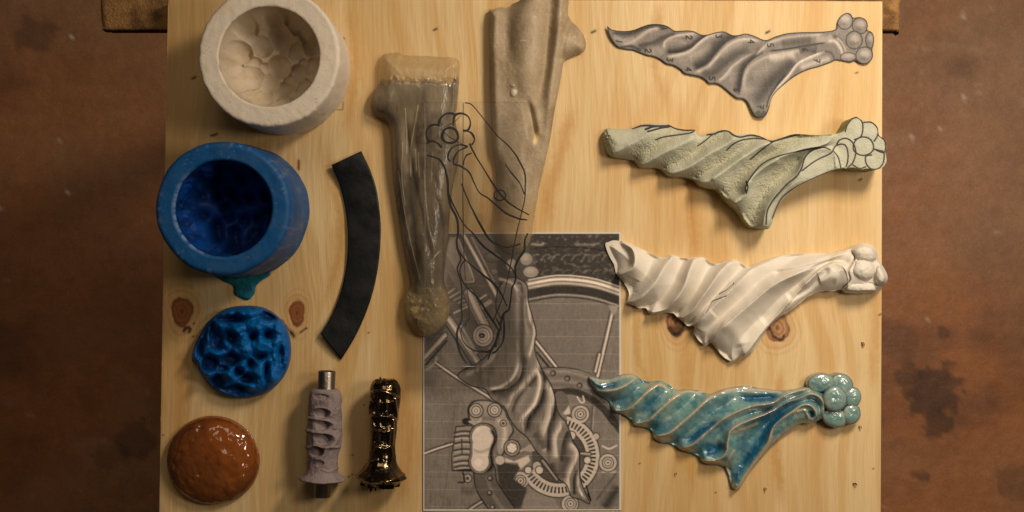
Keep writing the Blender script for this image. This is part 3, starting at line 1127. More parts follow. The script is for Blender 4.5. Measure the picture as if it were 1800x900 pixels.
def brz_d(PX, PY, T, TH, up):
    u = up.astype(float)
    d = 1.0 * fbm(TH * 2.2 + 9, T * 11, 4)
    d = d + u * 2.6 * brz_m(PX, PY)
    for (cx_, cy_, rx, ry, a) in ((1358, 262, 22, 40, 3.5), (1405, 262, 16, 40, 3.5), (1450, 265, 20, 42, 3.5), (1415, 350, 32, 30, 2.5), (1365, 350, 18, 30, 2.5), (1413, 445, 24, 38, 3.5), (1360, 440, 20, 40, 2.5), (1350, 192, 24, 14, 2)):
        x_, y_ = cq(cx_, cy_)
        q_ = ((PX - x_) / (rx / 3.46)) ** 2 + ((PY - y_) / (ry / 3.46)) ** 2
        d = d - u * a * (1 - sstep(.5, 1.1, q_))
    rag = sstep(.955, 1.0, T) * 9 * (fbm(TH * 4, TH * 1.3, 3)) + (1 - sstep(0, .04, T)) * 5 * fbm(TH * 5, TH, 3)
    return d + rag


def brz_c(PX, PY, T, TH, up, d):
    c_ = np.ones(T.shape + (3,)) * lin((92, 79, 64))
    c_ = mix(c_, lin((176, 154, 116)), up * np.clip(brz_m(PX, PY) - .3, 0, 1) * 1.6 * sstep(-.5, .3, fbm(PX / 6, PY / 6, 2)))
    c_ = mix(c_, lin((150, 122, 84)), sstep(.3, .6, fbm(TH * 3, T * 14, 3)) * .35)
    c_ = mix(c_, lin((46, 38, 34)), sstep(.93, .97, T))
    return c_


q0, q1_ = cq(1412, 92), cq(1382, 742)
handle('grip_body', q0, q1_, [(0, 14), (.03, 22), (.07, 26), (.14, 27), (.3, 25), (.34, 23.5), (.5, 22.5), (.6, 21.5), (.7, 23), (.77, 25), (.83, 32), (.87, 38), (.905, 43.5), (.925, 43), (.95, 36), (1, 27)], 36, M['bronze'], r0, brz_d, brz_c)
_r = np.random.RandomState(4)
# ragged casting spikes at both ends
for nm, side in (('ragged_foot', 1), ('ragged_rim', -1)):
    co_, q_, cc_ = [], [], []
    for (x, y, L_, wdt, s_) in ((1290, 715, 36, 16, 1), (1320, 735, 46, 26, 1), (1350, 735, 40, 20, 1), (1375, 725, 26, 30, 1), (1420, 722, 34, 22, 1), (1440, 715, 30, 12, 1), (1480, 690, 34, 20, 1), (1500, 680, 22, 16, 1), (1260, 690, 22, 16, 1),
                                (1335, 125, 22, 16, -1), (1378, 100, 24, 16, -1), (1402, 98, 12, 30, -1), (1445, 105, 16, 20, -1), (1462, 110, 26, 10, -1), (1480, 140, 20, 14, -1), (1358, 108, 14, 14, -1)):
        if s_ != side:
            continue
        px_, py_ = cq(x, y)
        k0 = len(co_)
        wpx = wdt / 3.46 / 2
        for (f, wf) in ((-.35, 1.0), (.25, 1.0), (.7, .6), (1, .18)):
            jx = _r.uniform(-1, 1)
            for a in range(6):
                an = a * math.pi / 3
                co_.append(P(px_ + jx + wpx * wf * math.cos(an), py_ + s_ * f * L_ / 3.46, 38 + wpx * wf * .8 * math.sin(an)))
                cc_.append(lin((52, 44, 38)))
        for r_ in range(3):
            for a in range(6):
                q_.append((k0 + r_ * 6 + a, k0 + r_ * 6 + (a + 1) % 6, k0 + (r_ + 1) * 6 + (a + 1) % 6, k0 + (r_ + 1) * 6 + a))
        q_.append((k0 + 18, k0 + 19, k0 + 20, k0 + 21))
    mesh_obj(nm, np.array(co_), q_, M['bronze'], r0, np.array(cc_))

# ------------------------------------------------------------------ resin pieces


def sheet_h(x, y):
    x = np.asarray(x, float)
    y = np.asarray(y, float)
    base = 63 - 12 * sstep(180, 640, y)
    return base - 3.0 * np.exp(-((x - 835) / 26) ** 2) + 5 * sstep(560, 650, y) * sstep(780, 940, x) - 10 * sstep(430, 640, y) * sstep(800, 860, x)


lo = [(667, 122), (669, 103), (676, 95), (690, 93), (702, 92), (712, 97), (745, 98), (775, 100), (796, 101), (807, 106), (808, 118), (806, 150), (803, 185), (800, 205), (803, 228), (806, 255), (804, 290), (797, 320), (793, 345), (790, 380), (787, 425), (782, 462),
      (780, 492), (787, 515), (791, 540), (787, 560), (777, 576), (762, 588), (748, 592), (730, 586), (716, 566), (711, 545), (713, 515), (721, 500), (715, 465), (708, 430), (701, 385), (696, 350), (691, 310), (688, 270), (686, 240), (682, 216), (670, 208), (657, 202), (651, 185), (654, 168), (664, 152), (669, 142)]
F = Field(645, 86, 815, 598, 0.9)
X, Y = F.X, F.Y
e = edge_dist(F, lo)
core = sstep(135, 150, Y + 7 * fbm(X / 11, 0 * Y + 3, 3) + 3 * np.sin(X / 9))
H = 8 + 36 * (1 - np.exp(-(e / 13) ** 1.15))
H += 4 * F.stroke([(800, 112), (801, 160), (797, 210)], 3) + 3 * F.stroke([(672, 96), (740, 101), (800, 104)], 4)
H = H + 5 * core - 3 * np.exp(-((Y - 142 - 5 * fbm(X / 11, X / 50, 3)) / 3) ** 2)
H += 8 * F.dome(751, 548, 36, 42)
H -= 6 * F.stroke([(716, 300), (722, 380), (738, 490)], 7, 12) + 5 * F.stroke([(712, 200), (724, 300), (760, 460)], 4, 9)
H += 3.5 * F.stroke([(757, 470), (762, 520), (770, 560)], 8) - 6 * F.stroke([(716, 512), (740, 520), (775, 505)], 7)
H += 1.2 * fbm(X / 26, Y / 70, 2) + .25 * fbm(X / 5, Y / 14, 3) + 2.6 * fbm(X / 7, Y / 7, 3) * sstep(490, 530, Y)
H += 3 * F.stroke([(801, 110), (803, 140), (800, 190)], 2.5)
c = tone(F, (196, 166, 120))
c = mix(c, lin((126, 113, 94)), core * (.95))
c = mix(c, lin((76, 66, 54)), core * sstep(0, .6, fbm(X / 22, Y / 60 + 3, 3)) * .6)
c = mix(c, lin((84, 68, 54)), core * F.stroke([(665, 205), (700, 180), (760, 165)], 16, 24, taper=(0, .3)) * .45)
c = mix(c, lin((75, 60, 48)), F.stroke([(660, 195), (675, 205), (682, 212)], 7, taper=(0, 0)) * .7)
c = mix(c, lin((78, 62, 48)), np.exp(-((Y - 143 - 5 * fbm(X / 11, X / 50, 3)) / 2.5) ** 2) * .4)
low = sstep(495, 530, Y)
c = mix(c, lin((196, 170, 122)), low * (.75 + .3 * fbm(X / 14, Y / 14, 3)))
c = mix(c, lin((96, 76, 52)), low * sstep(.0, .5, fbm(X / 12 + 3, Y / 16, 3)) * sstep(765, 735, X) * .6)
for pl_ in ([(712, 190), (715, 235), (715, 270)], [(735, 185), (727, 230), (722, 260)], [(700, 300), (716, 400), (738, 490)], [(745, 300), (752, 390), (765, 440)], [(722, 260), (722, 310)], [(730, 262), (732, 300)],
            [(735, 268), (737, 310)], [(760, 270), (758, 320)], [(775, 440), (757, 460)], [(708, 250), (706, 310), (712, 360)]):
    c = mix(c, lin((215, 198, 165)), F.line(pl_, 1.1) * .6)
    H += .7 * F.stroke(pl_, 1.4)
al = .62 + .38 * core
al = np.where(low > .5, .85, al)
al = al * (0.75 + .25 * sstep(0, 6, e))
H = 62 * np.tanh(H / 62)
ov = (X > 738) & (Y > 174)
H = np.where(ov, np.minimum(H, sheet_h(X, Y) - 1.5), H)
o = relief('resin_cast', F, lo, H, c, M['resin'], None, alpha=al)
tag(o, 'shiny grey resin cast with a clear amber top band and lumpy lower end', 'resin cast')

ro = [(860, 24), (866, 17), (893, 9), (912, 2), (926, -10), (945, -22), (990, -22), (1000, -5), (998, 22), (1004, 36), (1016, 48), (1026, 62), (1030, 78), (1026, 90), (1010, 97), (993, 106), (988, 125), (982, 160), (974, 200), (967, 245), (957, 290),
      (948, 330), (942, 365), (937, 395), (933, 420), (920, 440), (902, 446), (884, 438), (870, 415), (867, 392), (871, 360), (872, 310), (866, 260), (862, 180), (860, 100)]
F = Field(852, -28, 1036, 452, 0.9)
X, Y = F.X, F.Y
e = edge_dist(F, ro)
H = 6 + 30 * (1 - np.exp(-(e / 12) ** 1.2))
H += 25 * F.stroke([(932, -30), (930, 60), (926, 120), (915, 175)], 26, 22, taper=(0, .3))
H -= 17 * F.stroke([(967, -30), (963, 40), (957, 110), (950, 160), (940, 215)], 13, 12, taper=(0, .35))
H += 15 * F.stroke([(990, -30), (984, 30), (978, 90), (970, 150), (965, 230), (948, 330)], 14, 9, taper=(0, .3))
H -= 14 * F.stroke([(895, -10), (892, 60), (896, 130)], 14, 14, taper=(0, .4))
H += 9 * F.stroke([(870, 20), (866, 80), (868, 150), (872, 280)], 9, 12, taper=(0, .1))
H -= 16 * F.stroke([(924, 165), (934, 205), (944, 255)], 6, 8, taper=(.4, .3))
H -= 8 * F.stroke([(1000, 30), (990, 70), (985, 110)], 6, 7)
H += 5 * F.dome(903, 163, 6, 7) + 4 * F.dome(901, 151, 4, 3)
H += 4 * F.dome(902, 405, 34, 40)
H += 1.3 * fbm(X / 24, Y / 30, 3) + .3 * fbm(X / 4, Y / 4, 3)
c = tone(F, (168, 149, 122))
c = mix(c, lin((142, 122, 96)), sstep(-.1, .7, fbm(X / 26, Y / 50, 4)) * .8)
c = mix(c, lin((130, 108, 80)), (F.stroke([(890, 10), (888, 60), (893, 120)], 13) + F.stroke([(968, -10), (960, 110), (944, 200)], 10, taper=(0, .1))) * .45)
c = mix(c, lin((205, 188, 158)), sstep(.45, .8, fbm(X / 2.2, Y / 5, 3)) * .28)
c = mix(c, lin((225, 212, 190)), F.ell(903, 163, 5, 6) * .7 + F.line([(915, 71), (925, 71)], 1.4) * .7)
c = mix(c, lin((196, 165, 112)), sstep(340, 385, Y) * .7)
c = mix(c, lin((226, 200, 140)), F.ell(943, 242, 4, 13, 20, soft=2) * .6)
al = .82 + .18 * sstep(380, 330, Y)
al = al * (0.8 + .2 * sstep(0, 6, e))
al = al * (1 - .45 * sstep(340, 400, Y))
H = 60 * np.tanh(blur(H, 7) / 60)
ov = (Y > 174)
H = np.where(ov & (X < 945), np.minimum(H, sheet_h(X, Y) - 1.5), H)
o = relief('resin_cast', F, ro, H, c, M['resin_matte'], None, alpha=al)
tag(o, 'frosted tan resin cast with a knob on its right side, cut by the top edge', 'resin cast')

# ------------------------------------------------------------------ A4 print


def T7(l):
    return [(730 + x / 3.461, 400 + y / 3.461) for x, y in l]


def B8(l):
    return [(730 + x / 3.461, 640 + y / 3.461) for x, y in l]


F = Field(742.5, 407.5, 1092.5, 898.5, 1.0)
X, Y = F.X, F.Y
g = 0.40 + .03 * fbm(X / 50, Y / 50, 4) + .03 * fbm(X / 2.5, Y / 14, 2)


def paint(m, v):
    global g
    g = g * (1 - np.clip(m, 0, 1)) + v * np.clip(m, 0, 1)


def ln(pts, wd, v, a=1.0, smooth=True):
    paint(F.line(pts, wd, smooth) * a, v)


def tube(pts, wd, v=.6, dark=.14, hi=.78, smooth=True):
    ln(pts, wd + 3, dark, 1, smooth)
    ln(pts, wd, v, 1, smooth)
    p = np.asarray(pts, float)
    d_ = p[-1] - p[0]
    nrm = np.array([-d_[1], d_[0]]) / np.hypot(*d_)
    if nrm[0] < 0:
        nrm = -nrm
    ln(p + nrm * wd * .05, wd * .35, hi, .8, smooth)
    ln(p - nrm * wd * .32, wd * .22, v * .6, .7, smooth)


def soft(pts, w1, w2, v, a=1.0, tp=(.12, .12)):
    paint(F.stroke(pts, w1, w2, taper=tp) * a, v)


# window panes between the wheel's spokes
paint(F.poly(T7([(730, 470), (1000, 430), (1190, 480), (1090, 900), (880, 850), (740, 680)]), 4) * .5, .36)
# tyre
paint(F.poly(T7([(200, 38), (1242, 38), (1242, 440), (1100, 400), (950, 385), (700, 400), (500, 420), (200, 600)]), 2), .20)
tn = fbm(X / 7, Y / 4, 3)
tym = F.poly(T7([(690, 38), (1242, 38), (1242, 360), (1000, 305), (700, 325)]), 2)
paint(tym, .15)
paint(tym * sstep(.25, .7, tn) * .55, .42)
ln(T7([(700, 132), (850, 118), (1050, 125), (1240, 160)]), 2, .08)
for i in range(9):
    x = 700 + i * 62
    soft(T7([(x, 200 + 6 * (i % 3)), (x + 25, 170), (x + 60, 165)]), 1.3, 1.3, .45, .7)
    soft(T7([(x + 5, 285 - 5 * (i % 2)), (x + 30, 262), (x + 62, 258)]), 1.1, 1.1, .4, .6)
soft(T7([(700, 100), (770, 105), (775, 85)]), 2, 2, .6, .8)
soft(T7([(960, 100), (1050, 105), (1130, 95)]), 2, 2, .5, .7)
# rim
ln(T7([(690, 352), (850, 325), (1000, 330), (1120, 352), (1242, 392)]), 16, .42)
for dy, wd, v in ((-26, 2.2, .75), (-2, 4.5, .80), (22, 3.5, .62), (38, 3, .18), (62, 13, .13), (92, 1.6, .55), (106, 2.5, .15)):
    ln(T7([(690, 345 + dy), (850, 318 + dy), (1000, 323 + dy), (1120, 345 + dy), (1242, 385 + dy)]), wd, v)
# fork and frame behind, upper left
paint(F.poly(T7([(205, 38), (480, 38), (500, 300), (520, 560), (460, 700), (380, 860), (180, 620), (50, 760), (48, 660), (180, 560)]), 3), .28)
tube(T7([(292, 42), (400, 240), (500, 430), (510, 470)]), 8, .5)
ln(T7([(345, 60), (420, 210), (480, 330)]), 2, .55, .7)
paint(F.poly(T7([(212, 60), (260, 55), (350, 290), (340, 325), (300, 335), (180, 170)]), 2), .44)
ln(T7([(262, 70), (352, 300), (335, 330), (290, 330)]), 2, .62)
ln(T7([(180, 195), (300, 400)]), 14, .36, 1)
for i in range(5):
    ln(T7([(185 + i * 26, 410 - i * 6 + i * 22), (240 + i * 30, 370 + i * 20)]), 2.6, .58, .8)
ln(T7([(370, 450), (430, 410)]), 3.5, .6)
ln(T7([(400, 490), (455, 450)]), 8, .5)
ln(T7([(235, 520), (320, 480)]), 3, .6)
tube(T7([(325, 400), (360, 480), (425, 610)]), 17, .5, .12, .7)
ln(T7([(320, 385), (345, 440)]), 4, .66)
tube(T7([(200, 560), (290, 690), (380, 830)]), 15, .42, .1, .66)
ln(T7([(190, 600), (300, 770), (350, 850)]), 2, .1)
ln(T7([(280, 600), (370, 760)]), 5, .5)
for r, v in ((19, .12), (17.5, .55), (13.5, .3), (12, .62), (8.5, .35), (7.5, .6), (3.4, .1), (2, .45)):
    paint(F.ell(*T7([(412, 658)])[0], r, r * 1.08), v)
g = g * (1 + .35 * F.poly(T7([(205, 45), (480, 45), (500, 300), (520, 560), (460, 700), (380, 860), (180, 620), (180, 200)]), 6))
# strut to the left
tube(T7([(55, 790), (180, 655)]), 9, .55, .1, .72, False)
ln(T7([(60, 840), (190, 690)]), 4, .12)
# spokes
tube(T7([(1205, 485), (1165, 660), (1108, 905)]), 6.5, .55, .1, .82)
paint(F.poly(T7([(1175, 470), (1240, 475), (1215, 530), (1195, 530)]), 2), .5)
tube(T7([(730, 690), (860, 852)]), 5.5, .6, .08, .8, False)
ln(T7([(740, 760), (830, 870)]), 3.5, .12)
tube(B8([(120, -10), (250, 80), (430, 190), (520, 250)]), 5, .6, .1, .82)
soft(T7([(60, 870), (110, 830), (135, 780)]), 2, 3, .6)
tube(B8([(50, 545), (130, 515), (225, 485)]), 4.5, .62, .08, .85)
tube(B8([(300, 905), (380, 850), (440, 820)]), 5, .5, .08, .7)
tube(B8([(520, 710), (640, 610)]), 5, .6, .08, .82, False)
tube(B8([(1120, -60), (1095, 45)]), 6, .5, .1, .8, False)
ln(B8([(1080, 260), (1070, 400)]), 5, .3)
ln(B8([(1088, 260), (1078, 400)]), 1.3, .6)
# broad frame band, right
ln(B8([(800, 90), (930, 92), (1040, 125), (1150, 200), (1245, 320)]), 41, .10)
ln(B8([(803, 88), (930, 90), (1045, 122), (1155, 195), (1245, 310)]), 37, .40)
for off, v in ((-40, .5), (-15, .34), (15, .5), (38, .33)):
    ln(B8([(803, 88 + off), (930, 90 + off), (1045, 122 + off), (1150, 195 + off), (1245, 310 + off)]), 4, v, .7)
for (x, y) in ((838, 55), (925, 88), (1000, 130)):
    paint(F.ell(*B8([(x, y)])[0], 5.2), .1)
    paint(F.ell(*B8([(x - 2, y + 1)])[0], 3.4), .42)
ln(B8([(860, 175), (960, 165), (1080, 220), (1180, 310), (1245, 400)]), 12, .14, .9)
paint(F.ell(*B8([(888, 225)])[0], 13, 18, -15), .34)
ln(B8([(985, 200), (1010, 235), (1028, 225), (1020, 195)]), 2.5, .75)
paint(F.poly(B8([(900, 300), (935, 250), (945, 300), (915, 310)]), 1), .7)
ln(B8([(1140, 500), (1180, 515), (1225, 495)]), 3, .72)
ln(B8([(1140, 655), (1230, 655)]), 4, .6)
soft(B8([(1100, 830), (1240, 640)]), 2, 2, .2, .6)
soft(B8([(1150, 880), (1240, 740)]), 8, 8, .12, .8)
paint(F.poly(B8([(655, 880), (660, 800), (720, 770), (850, 820), (880, 885)]), 2), .46)
# dark hub region behind the disc
paint(F.ell(*B8([(880, 560)])[0], 49, 49, soft=2), .24)
paint(F.ell(*B8([(940, 640)])[0], 30, 30, soft=6) * .6, .34)
# disc
dcx, dcy = B8([(872, 560)])[0]
DR = np.hypot(X - dcx, Y - dcy)
DA = np.degrees(np.arctan2(Y - dcy, X - dcx))
sec = ((DA > -78) & (DA < 152)).astype(float)
paint(sstep(46, 47, DR) * sstep(74, 73, DR) * sec, .08)
paint(sstep(47.6, 48.6, DR) * sstep(72.4, 71.4, DR) * sec, .66)
for (x, y, r) in ((1005, 305, 17), (1172, 600, 17), (640, 705, 16), (940, 850, 16), (1100, 440, 7), (740, 620, 9)):
    xx, yy = B8([(x, y)])[0]
    paint(F.ell(xx, yy, r, soft=1), .08)
    paint(F.ell(xx, yy, r - 1.3, soft=1), .62)
paint(sstep(47.6, 48.6, DR) * sstep(71, 70, DR) * sec, .66)
am = np.abs(((DA + 360) % 6.2) - 3.1)
paint(sstep(54, 55, DR) * sstep(66, 65, DR) * (1 - sstep(1.0, 1.7, am)) * sec, .08)
for (x, y) in ((1005, 305), (1172, 600), (640, 710), (945, 850)):
    xx, yy = B8([(x, y)])[0]
    for r, v in ((10.5, .08), (9.2, .66), (6.5, .2), (5, .7), (2, .25)):
        paint(F.ell(xx, yy, r), v)
for (x, y, r) in ((950, 435, 7), (1047, 585, 6), (755, 645, 6.5), (687, 645, 6)):
    xx, yy = B8([(x, y)])[0]
    paint(F.ell(xx, yy, r + 1.4), .1)
    paint(F.ell(xx, yy, r), .7)
tube(B8([(1010, 545), (1060, 548)]), 5, .5, .1, .66, False)
tube(B8([(775, 590), (860, 700)]), 6, .42, .1, .6, False)
# caliper
paint(F.poly(B8([(490, 590), (640, 620), (600, 700), (680, 760), (640, 880), (560, 880), (520, 780)]), 2), .17)
ln(B8([(420, 650), (435, 740), (490, 830), (540, 900)]), 41, .08)
ln(B8([(420, 650), (435, 740), (490, 830), (540, 900)]), 37, .30)
ln(B8([(440, 690), (470, 790), (540, 890)]), 7, .42, .7)
for (x, y) in ((455, 695), (452, 783), (470, 872)):
    xx, yy = B8([(x, y)])[0]
    paint(F.ell(xx, yy, 5), .1)
    paint(F.ell(xx - .5, yy - .5, 3), .5)
br = B8([(318, 290), (330, 245), (365, 220), (430, 218), (500, 235), (545, 280), (560, 320), (600, 400), (575, 450), (555, 500), (530, 560), (500, 540), (495, 400), (430, 360), (345, 372)])
paint(F.poly(br, 1.8, True), .07)
br2 = [(885 - (885 - a) * .95, 737 + (b - 737) * .95) if False else (a, b) for a, b in br]
cxm = sum(a for a, b in br) / len(br)
cym = sum(b for a, b in br) / len(br)
paint(F.poly([(cxm + (a - cxm) * .94, cym + (b - cym) * .95) for a, b in br], 1.2, True), .52)
soft(B8([(500, 330), (545, 400), (530, 520)]), 4, 4, .7, .9)
soft(B8([(400, 330), (440, 330), (490, 345)]), 5, 5, .38, .8)
for (x, y) in ((370, 283), (482, 280)):
    xx, yy = B8([(x, y)])[0]
    for r, v in ((13.2, .07), (11.6, .58), (8.5, .2), (7, .68), (3.6, .35), (2.4, .7)):
        paint(F.ell(xx, yy, r), v)
xx, yy = B8([(535, 360)])[0]
for r, v in ((6.2, .08), (5, .6), (2.4, .15)):
    paint(F.ell(xx, yy, r), v)
paint(F.poly(B8([(245, 378), (345, 368), (365, 640), (350, 655), (222, 650), (218, 560), (232, 470)]), 1.5), .09)
paint(F.poly(B8([(250, 384), (342, 376), (358, 634), (228, 642), (225, 560), (238, 470)]), 1.2), .50)
for y in (412, 440, 478, 520, 555, 592, 622):
    ln(B8([(236, y + 6), (290, y - 4), (350, y)]), 3.2, .16, .9)
    ln(B8([(240, y + 18), (290, y + 10), (345, y + 13)]), 1.6, .72, .7)
ln(B8([(282, 455), (284, 545)]), 2, .15)
paint(F.ell(*B8([(312, 348)])[0], 8, 6), .10)
ln(B8([(330, 350), (370, 365), (400, 335)]), 4, .6)
for s_, v in ((4.2, .07), (2.6, .52), (0.6, .12), (-0.6, .74)):
    m1 = F.ell(*B8([(412, 445)])[0], 20.5 + s_, 21.5 + s_)
    m2 = F.ell(*B8([(393, 592)])[0], 16.5 + s_, 18.5 + s_)
    m3 = F.poly(B8([(345 - s_ * 3, 480), (470 + s_ * 3, 480), (440 + s_ * 3, 580), (345 - s_ * 3, 580)]), 1)
    paint(np.maximum(np.maximum(m1, m2), m3), v)
soft(B8([(350, 520), (400, 535), (460, 510)]), 2.5, 2.5, .5, .6)
soft(B8([(365, 420), (390, 385)]), 4, 4, .84, .6)
paint(F.ell(*B8([(385, 600)])[0], 7, 7, soft=3) * .6, .88)
soft(B8([(455, 390), (485, 450), (462, 530), (465, 620), (430, 660)]), 2.8, 2.8, .05, .95)
xx, yy = B8([(588, 510)])[0]
for r, v in ((15, .06), (13.4, .58), (11, .22), (9.4, .5)):
    paint(F.ell(xx, yy, r), v)
for a in range(6):
    an = a * math.pi / 3 + .3
    paint(F.ell(xx + 5.5 * math.cos(an), yy + 5.5 * math.sin(an), 3.0), .78)
paint(F.ell(xx, yy, 5.5), .78)
paint(F.poly(B8([(545, 570), (600, 590), (690, 555), (700, 590), (640, 640), (620, 600), (550, 598)]), 1.5), .70)
ln(B8([(640, 530), (700, 500), (740, 525)]), 3, .62)
paint(F.poly(B8([(680, 500), (715, 475), (740, 525), (700, 535), (650, 525)]), 1), .55)
paint(F.ell(*B8([(515, 585)])[0], 8, 8), .66)
for (x, y) in ((318, 695),):
    xx, yy = B8([(x, y)])[0]
    for r, v in ((8, .08), (6.6, .6), (3, .2)):
        paint(F.ell(xx, yy, r), v)
ln(B8([(262, 720), (300, 715), (290, 660)]), 3, .12)
soft(B8([(270, 760), (340, 775), (380, 730)]), 7, 7, .24, .6)
ln(B8([(245, 230), (215, 500), (185, 755)]), 1.0, .22, .6)
ln(B8([(60, 685), (300, 690)]), 1.0, .25, .5)
g = blur(g, 1) + .022 * fbm(X / 3, Y / 3, 3)
# drapery of the wing
wg = T7([(490, 430), (500, 380), (540, 320), (590, 300), (650, 320), (685, 360), (690, 450), (715, 540), (738, 640), (728, 720), (745, 800)]) + B8([(790, 60), (825, 120), (850, 190), (870, 290), (925, 365), (960, 465), (1000, 540), (1003, 660), (1020, 740), (1062, 838), (1050, 850),
     (1000, 825), (945, 805), (920, 740), (860, 690), (790, 590), (740, 540), (680, 450), (620, 400), (570, 330), (540, 265), (460, 210), (425, 155), (340, 135), (270, 90), (258, 60), (300, 30), (370, -5), (430, -50)]) + T7([(470, 720), (505, 640), (520, 560), (490, 500)])
paint(F.poly(wg, 1.6, True), .05)
wg2 = F.poly(wg, .6, True)
e_ = edge_dist(F, wg)
wm = sstep(1.0, 2.4, e_)
paint(wm, .40)
gw = g.copy()
for (pts, w1, w2, v, a) in (
        (T7([(620, 420), (622, 560), (628, 720), (610, 850)]), 12, 3, .58, .9), (B8([(350, 90), (480, 70), (570, 0), (600, -90)]), 10, 16, .44, .7),
        (B8([(300, 70), (400, 20), (470, -40), (510, -120)]), 4, 4, .66, .8),
        (B8([(440, 158), (530, 135), (600, 75), (630, -20), (625, -160)]), 3.5, 2, .76, 1), (B8([(445, 165), (560, 150), (640, 80), (660, -60)]), 1.2, 7, .07, .9),
        (T7([(655, 400), (660, 520), (650, 700), (660, 850)]), 5, 9, .10, .85), (T7([(680, 420), (700, 560), (725, 640), (690, 800)]), 3, 2.5, .74, .9), (T7([(665, 420), (668, 560), (690, 660)]), 3, 3, .5, .8),
        (B8([(500, 190), (570, 180), (620, 130)]), 8, 8, .2, .7), (B8([(560, 280), (590, 200), (680, 110), (745, 20), (755, -60)]), 6, 2.5, .62, .9),
        (B8([(585, 300), (620, 210), (700, 120), (770, 30)]), 1.5, 5, .08, .8),
        (B8([(656, 415), (660, 330), (730, 240), (762, 110), (740, 20)]), 5, 1.8, .78, 1), (B8([(668, 420), (690, 330), (760, 230), (785, 110), (765, 0)]), 2, 8, .07, .95),
        (B8([(620, 300), (640, 240), (700, 130)]), 7, 6, .5, .7),
        (B8([(792, 548), (785, 430), (825, 300), (838, 190), (800, 90)]), 9, 2, .70, 1), (B8([(806, 545), (812, 400), (845, 290), (855, 200)]), 1.5, 7, .07, .95), (B8([(720, 420), (760, 470), (785, 520)]), 10, 5, .14, .7),
        (B8([(862, 580), (855, 450), (890, 380), (905, 330)]), 7, 2.5, .72, .95), (B8([(885, 600), (900, 480), (930, 400)]), 2, 9, .12, .9), (B8([(820, 600), (840, 660), (870, 690)]), 8, 6, .1, .7),
        (B8([(938, 785), (935, 680), (975, 590), (985, 530), (935, 470)]), 7, 2, .70, 1), (B8([(900, 700), (900, 640), (930, 560)]), 7, 7, .16, .6),
        (B8([(1040, 825), (1000, 770), (985, 690), (990, 640)]), 2.2, 2.2, .85, 1), (B8([(965, 800), (965, 700), (985, 640)]), 1.6, 4, .08, .9)):
    m_ = F.stroke(pts, w1, w2) * a * wm
    paint(m_, v)
paint(wm * .5 * sstep(.1, .6, fbm(X / 5, Y / 26, 3)), .28)
ln(B8([(1040, 740), (1068, 830), (1050, 790)]), 2.4, .02)
# buds at the top of the wing
for (x, y, rx, ry, v) in ((585, 228, 34, 38, .44), (675, 192, 38, 38, .47), (703, 270, 46, 34, .50), (480, 270, 20, 18, .45), (470, 180, 50, 30, .34)):
    xx, yy = T7([(x, y)])[0]
    paint(F.ell(xx, yy, rx / 3.46 + 1, ry / 3.46 + 1), .16)
    paint(F.ell(xx, yy, rx / 3.46, ry / 3.46, soft=1.4), v)
    paint(F.ell(xx - 1.5, yy - 2.5, rx / 6, ry / 6.5, soft=3) * .7, v + .12)
soft(T7([(500, 310), (560, 325), (600, 350), (625, 395)]), 3, 3, .72, .9)
soft(T7([(620, 330), (645, 350), (650, 400)]), 2.5, 2.5, .18, .9)
soft(T7([(610, 380), (622, 420), (632, 450)]), 3, 3, .5, .8)
g = np.where(g > .44, .44 + (g - .44) * 1.22, g)
# scan lines and border
for y in [400 + v / 3.461 for v in (462, 560, 662, 768, 355)] + [640 + v / 3.461 for v in (40, 145, 245, 350, 455, 555, 658, 765, 868)]:
    ln([(744, y - .4), (1092, y + .6)], 1.1, np.clip(g + .18, 0, .9), .6, False)
g = g + .02 * fbm(X / 2, Y / 2, 2)
e = np.minimum(np.minimum(X - 743.5, 1091 - X), np.minimum(Y - 408.5, 896.5 - Y))
ws = np.array([3.0, 3.4])
bdm = 1 - sstep(2.2, 3.2, np.minimum(np.minimum(X - 743, (1092 - X) * .8), np.minimum(Y - 408, (898 - Y) * .9)))
g = np.clip(g, .02, 1)
c = (g ** 1.85 * 1.2 + .012)[..., None] * np.array([1.0, .83, .70])
c = mix(c, np.array([.66, .62, .58]), bdm)
H = 1.3 + 1.2 * np.exp(-((X - 743) / 30) ** 2) * sstep(560, 800, Y) + 1.5 * sstep(1060, 1092, X) * sstep(620, 480, Y) + .3 * fbm(X / 80, Y / 80, 2)
o = relief('printed_drawing', F, [(743.5, 409), (1091, 408.5), (1092, 897), (744, 898)], H, c, M['paper'], None, base=.5, smooth_outline=False)
tag(o, 'brown-grey sheet printed with a motorcycle wheel, brake disc and winged drapery', 'print')

# ------------------------------------------------------------------ clear sheet with marker drawing
sr = root('acetate_sheet', P(838, 410, 45), 'clear plastic sheet with a black marker drawing, lying across both resin casts', 'plastic sheet')
shx = [(746, 181), (928, 179.5), (937, 240), (940, 330), (943, 480), (944, 645), (747, 647), (745, 420)]
NX, NY = 60, 120
uu, vv = np.meshgrid(np.linspace(0, 1, NX), np.linspace(0, 1, NY))
yy_ = 180 + vv * 466
xl = 745.5 + 0 * vv
xr = np.interp(yy_, [180, 240, 330, 480, 646], [929, 936, 939, 943, 944])
xx_ = xl + uu * (xr - xl)
hh = sheet_h(xx_, yy_)
tp = Pn(xx_, yy_, hh)
bt = Pn(xx_, yy_, hh - .5)
ii = np.arange(NX * NY).reshape(NY, NX)
q1 = np.stack([ii[:-1, :-1], ii[1:, :-1], ii[1:, 1:], ii[:-1, 1:]], -1).reshape(-1, 4)
per = np.concatenate([ii[0, :-1], ii[:-1, -1], ii[-1, :0:-1], ii[:0:-1, 0]])
pn = np.roll(per, -1)
q3 = np.stack([pn, pn + NX * NY, per + NX * NY, per], 1)
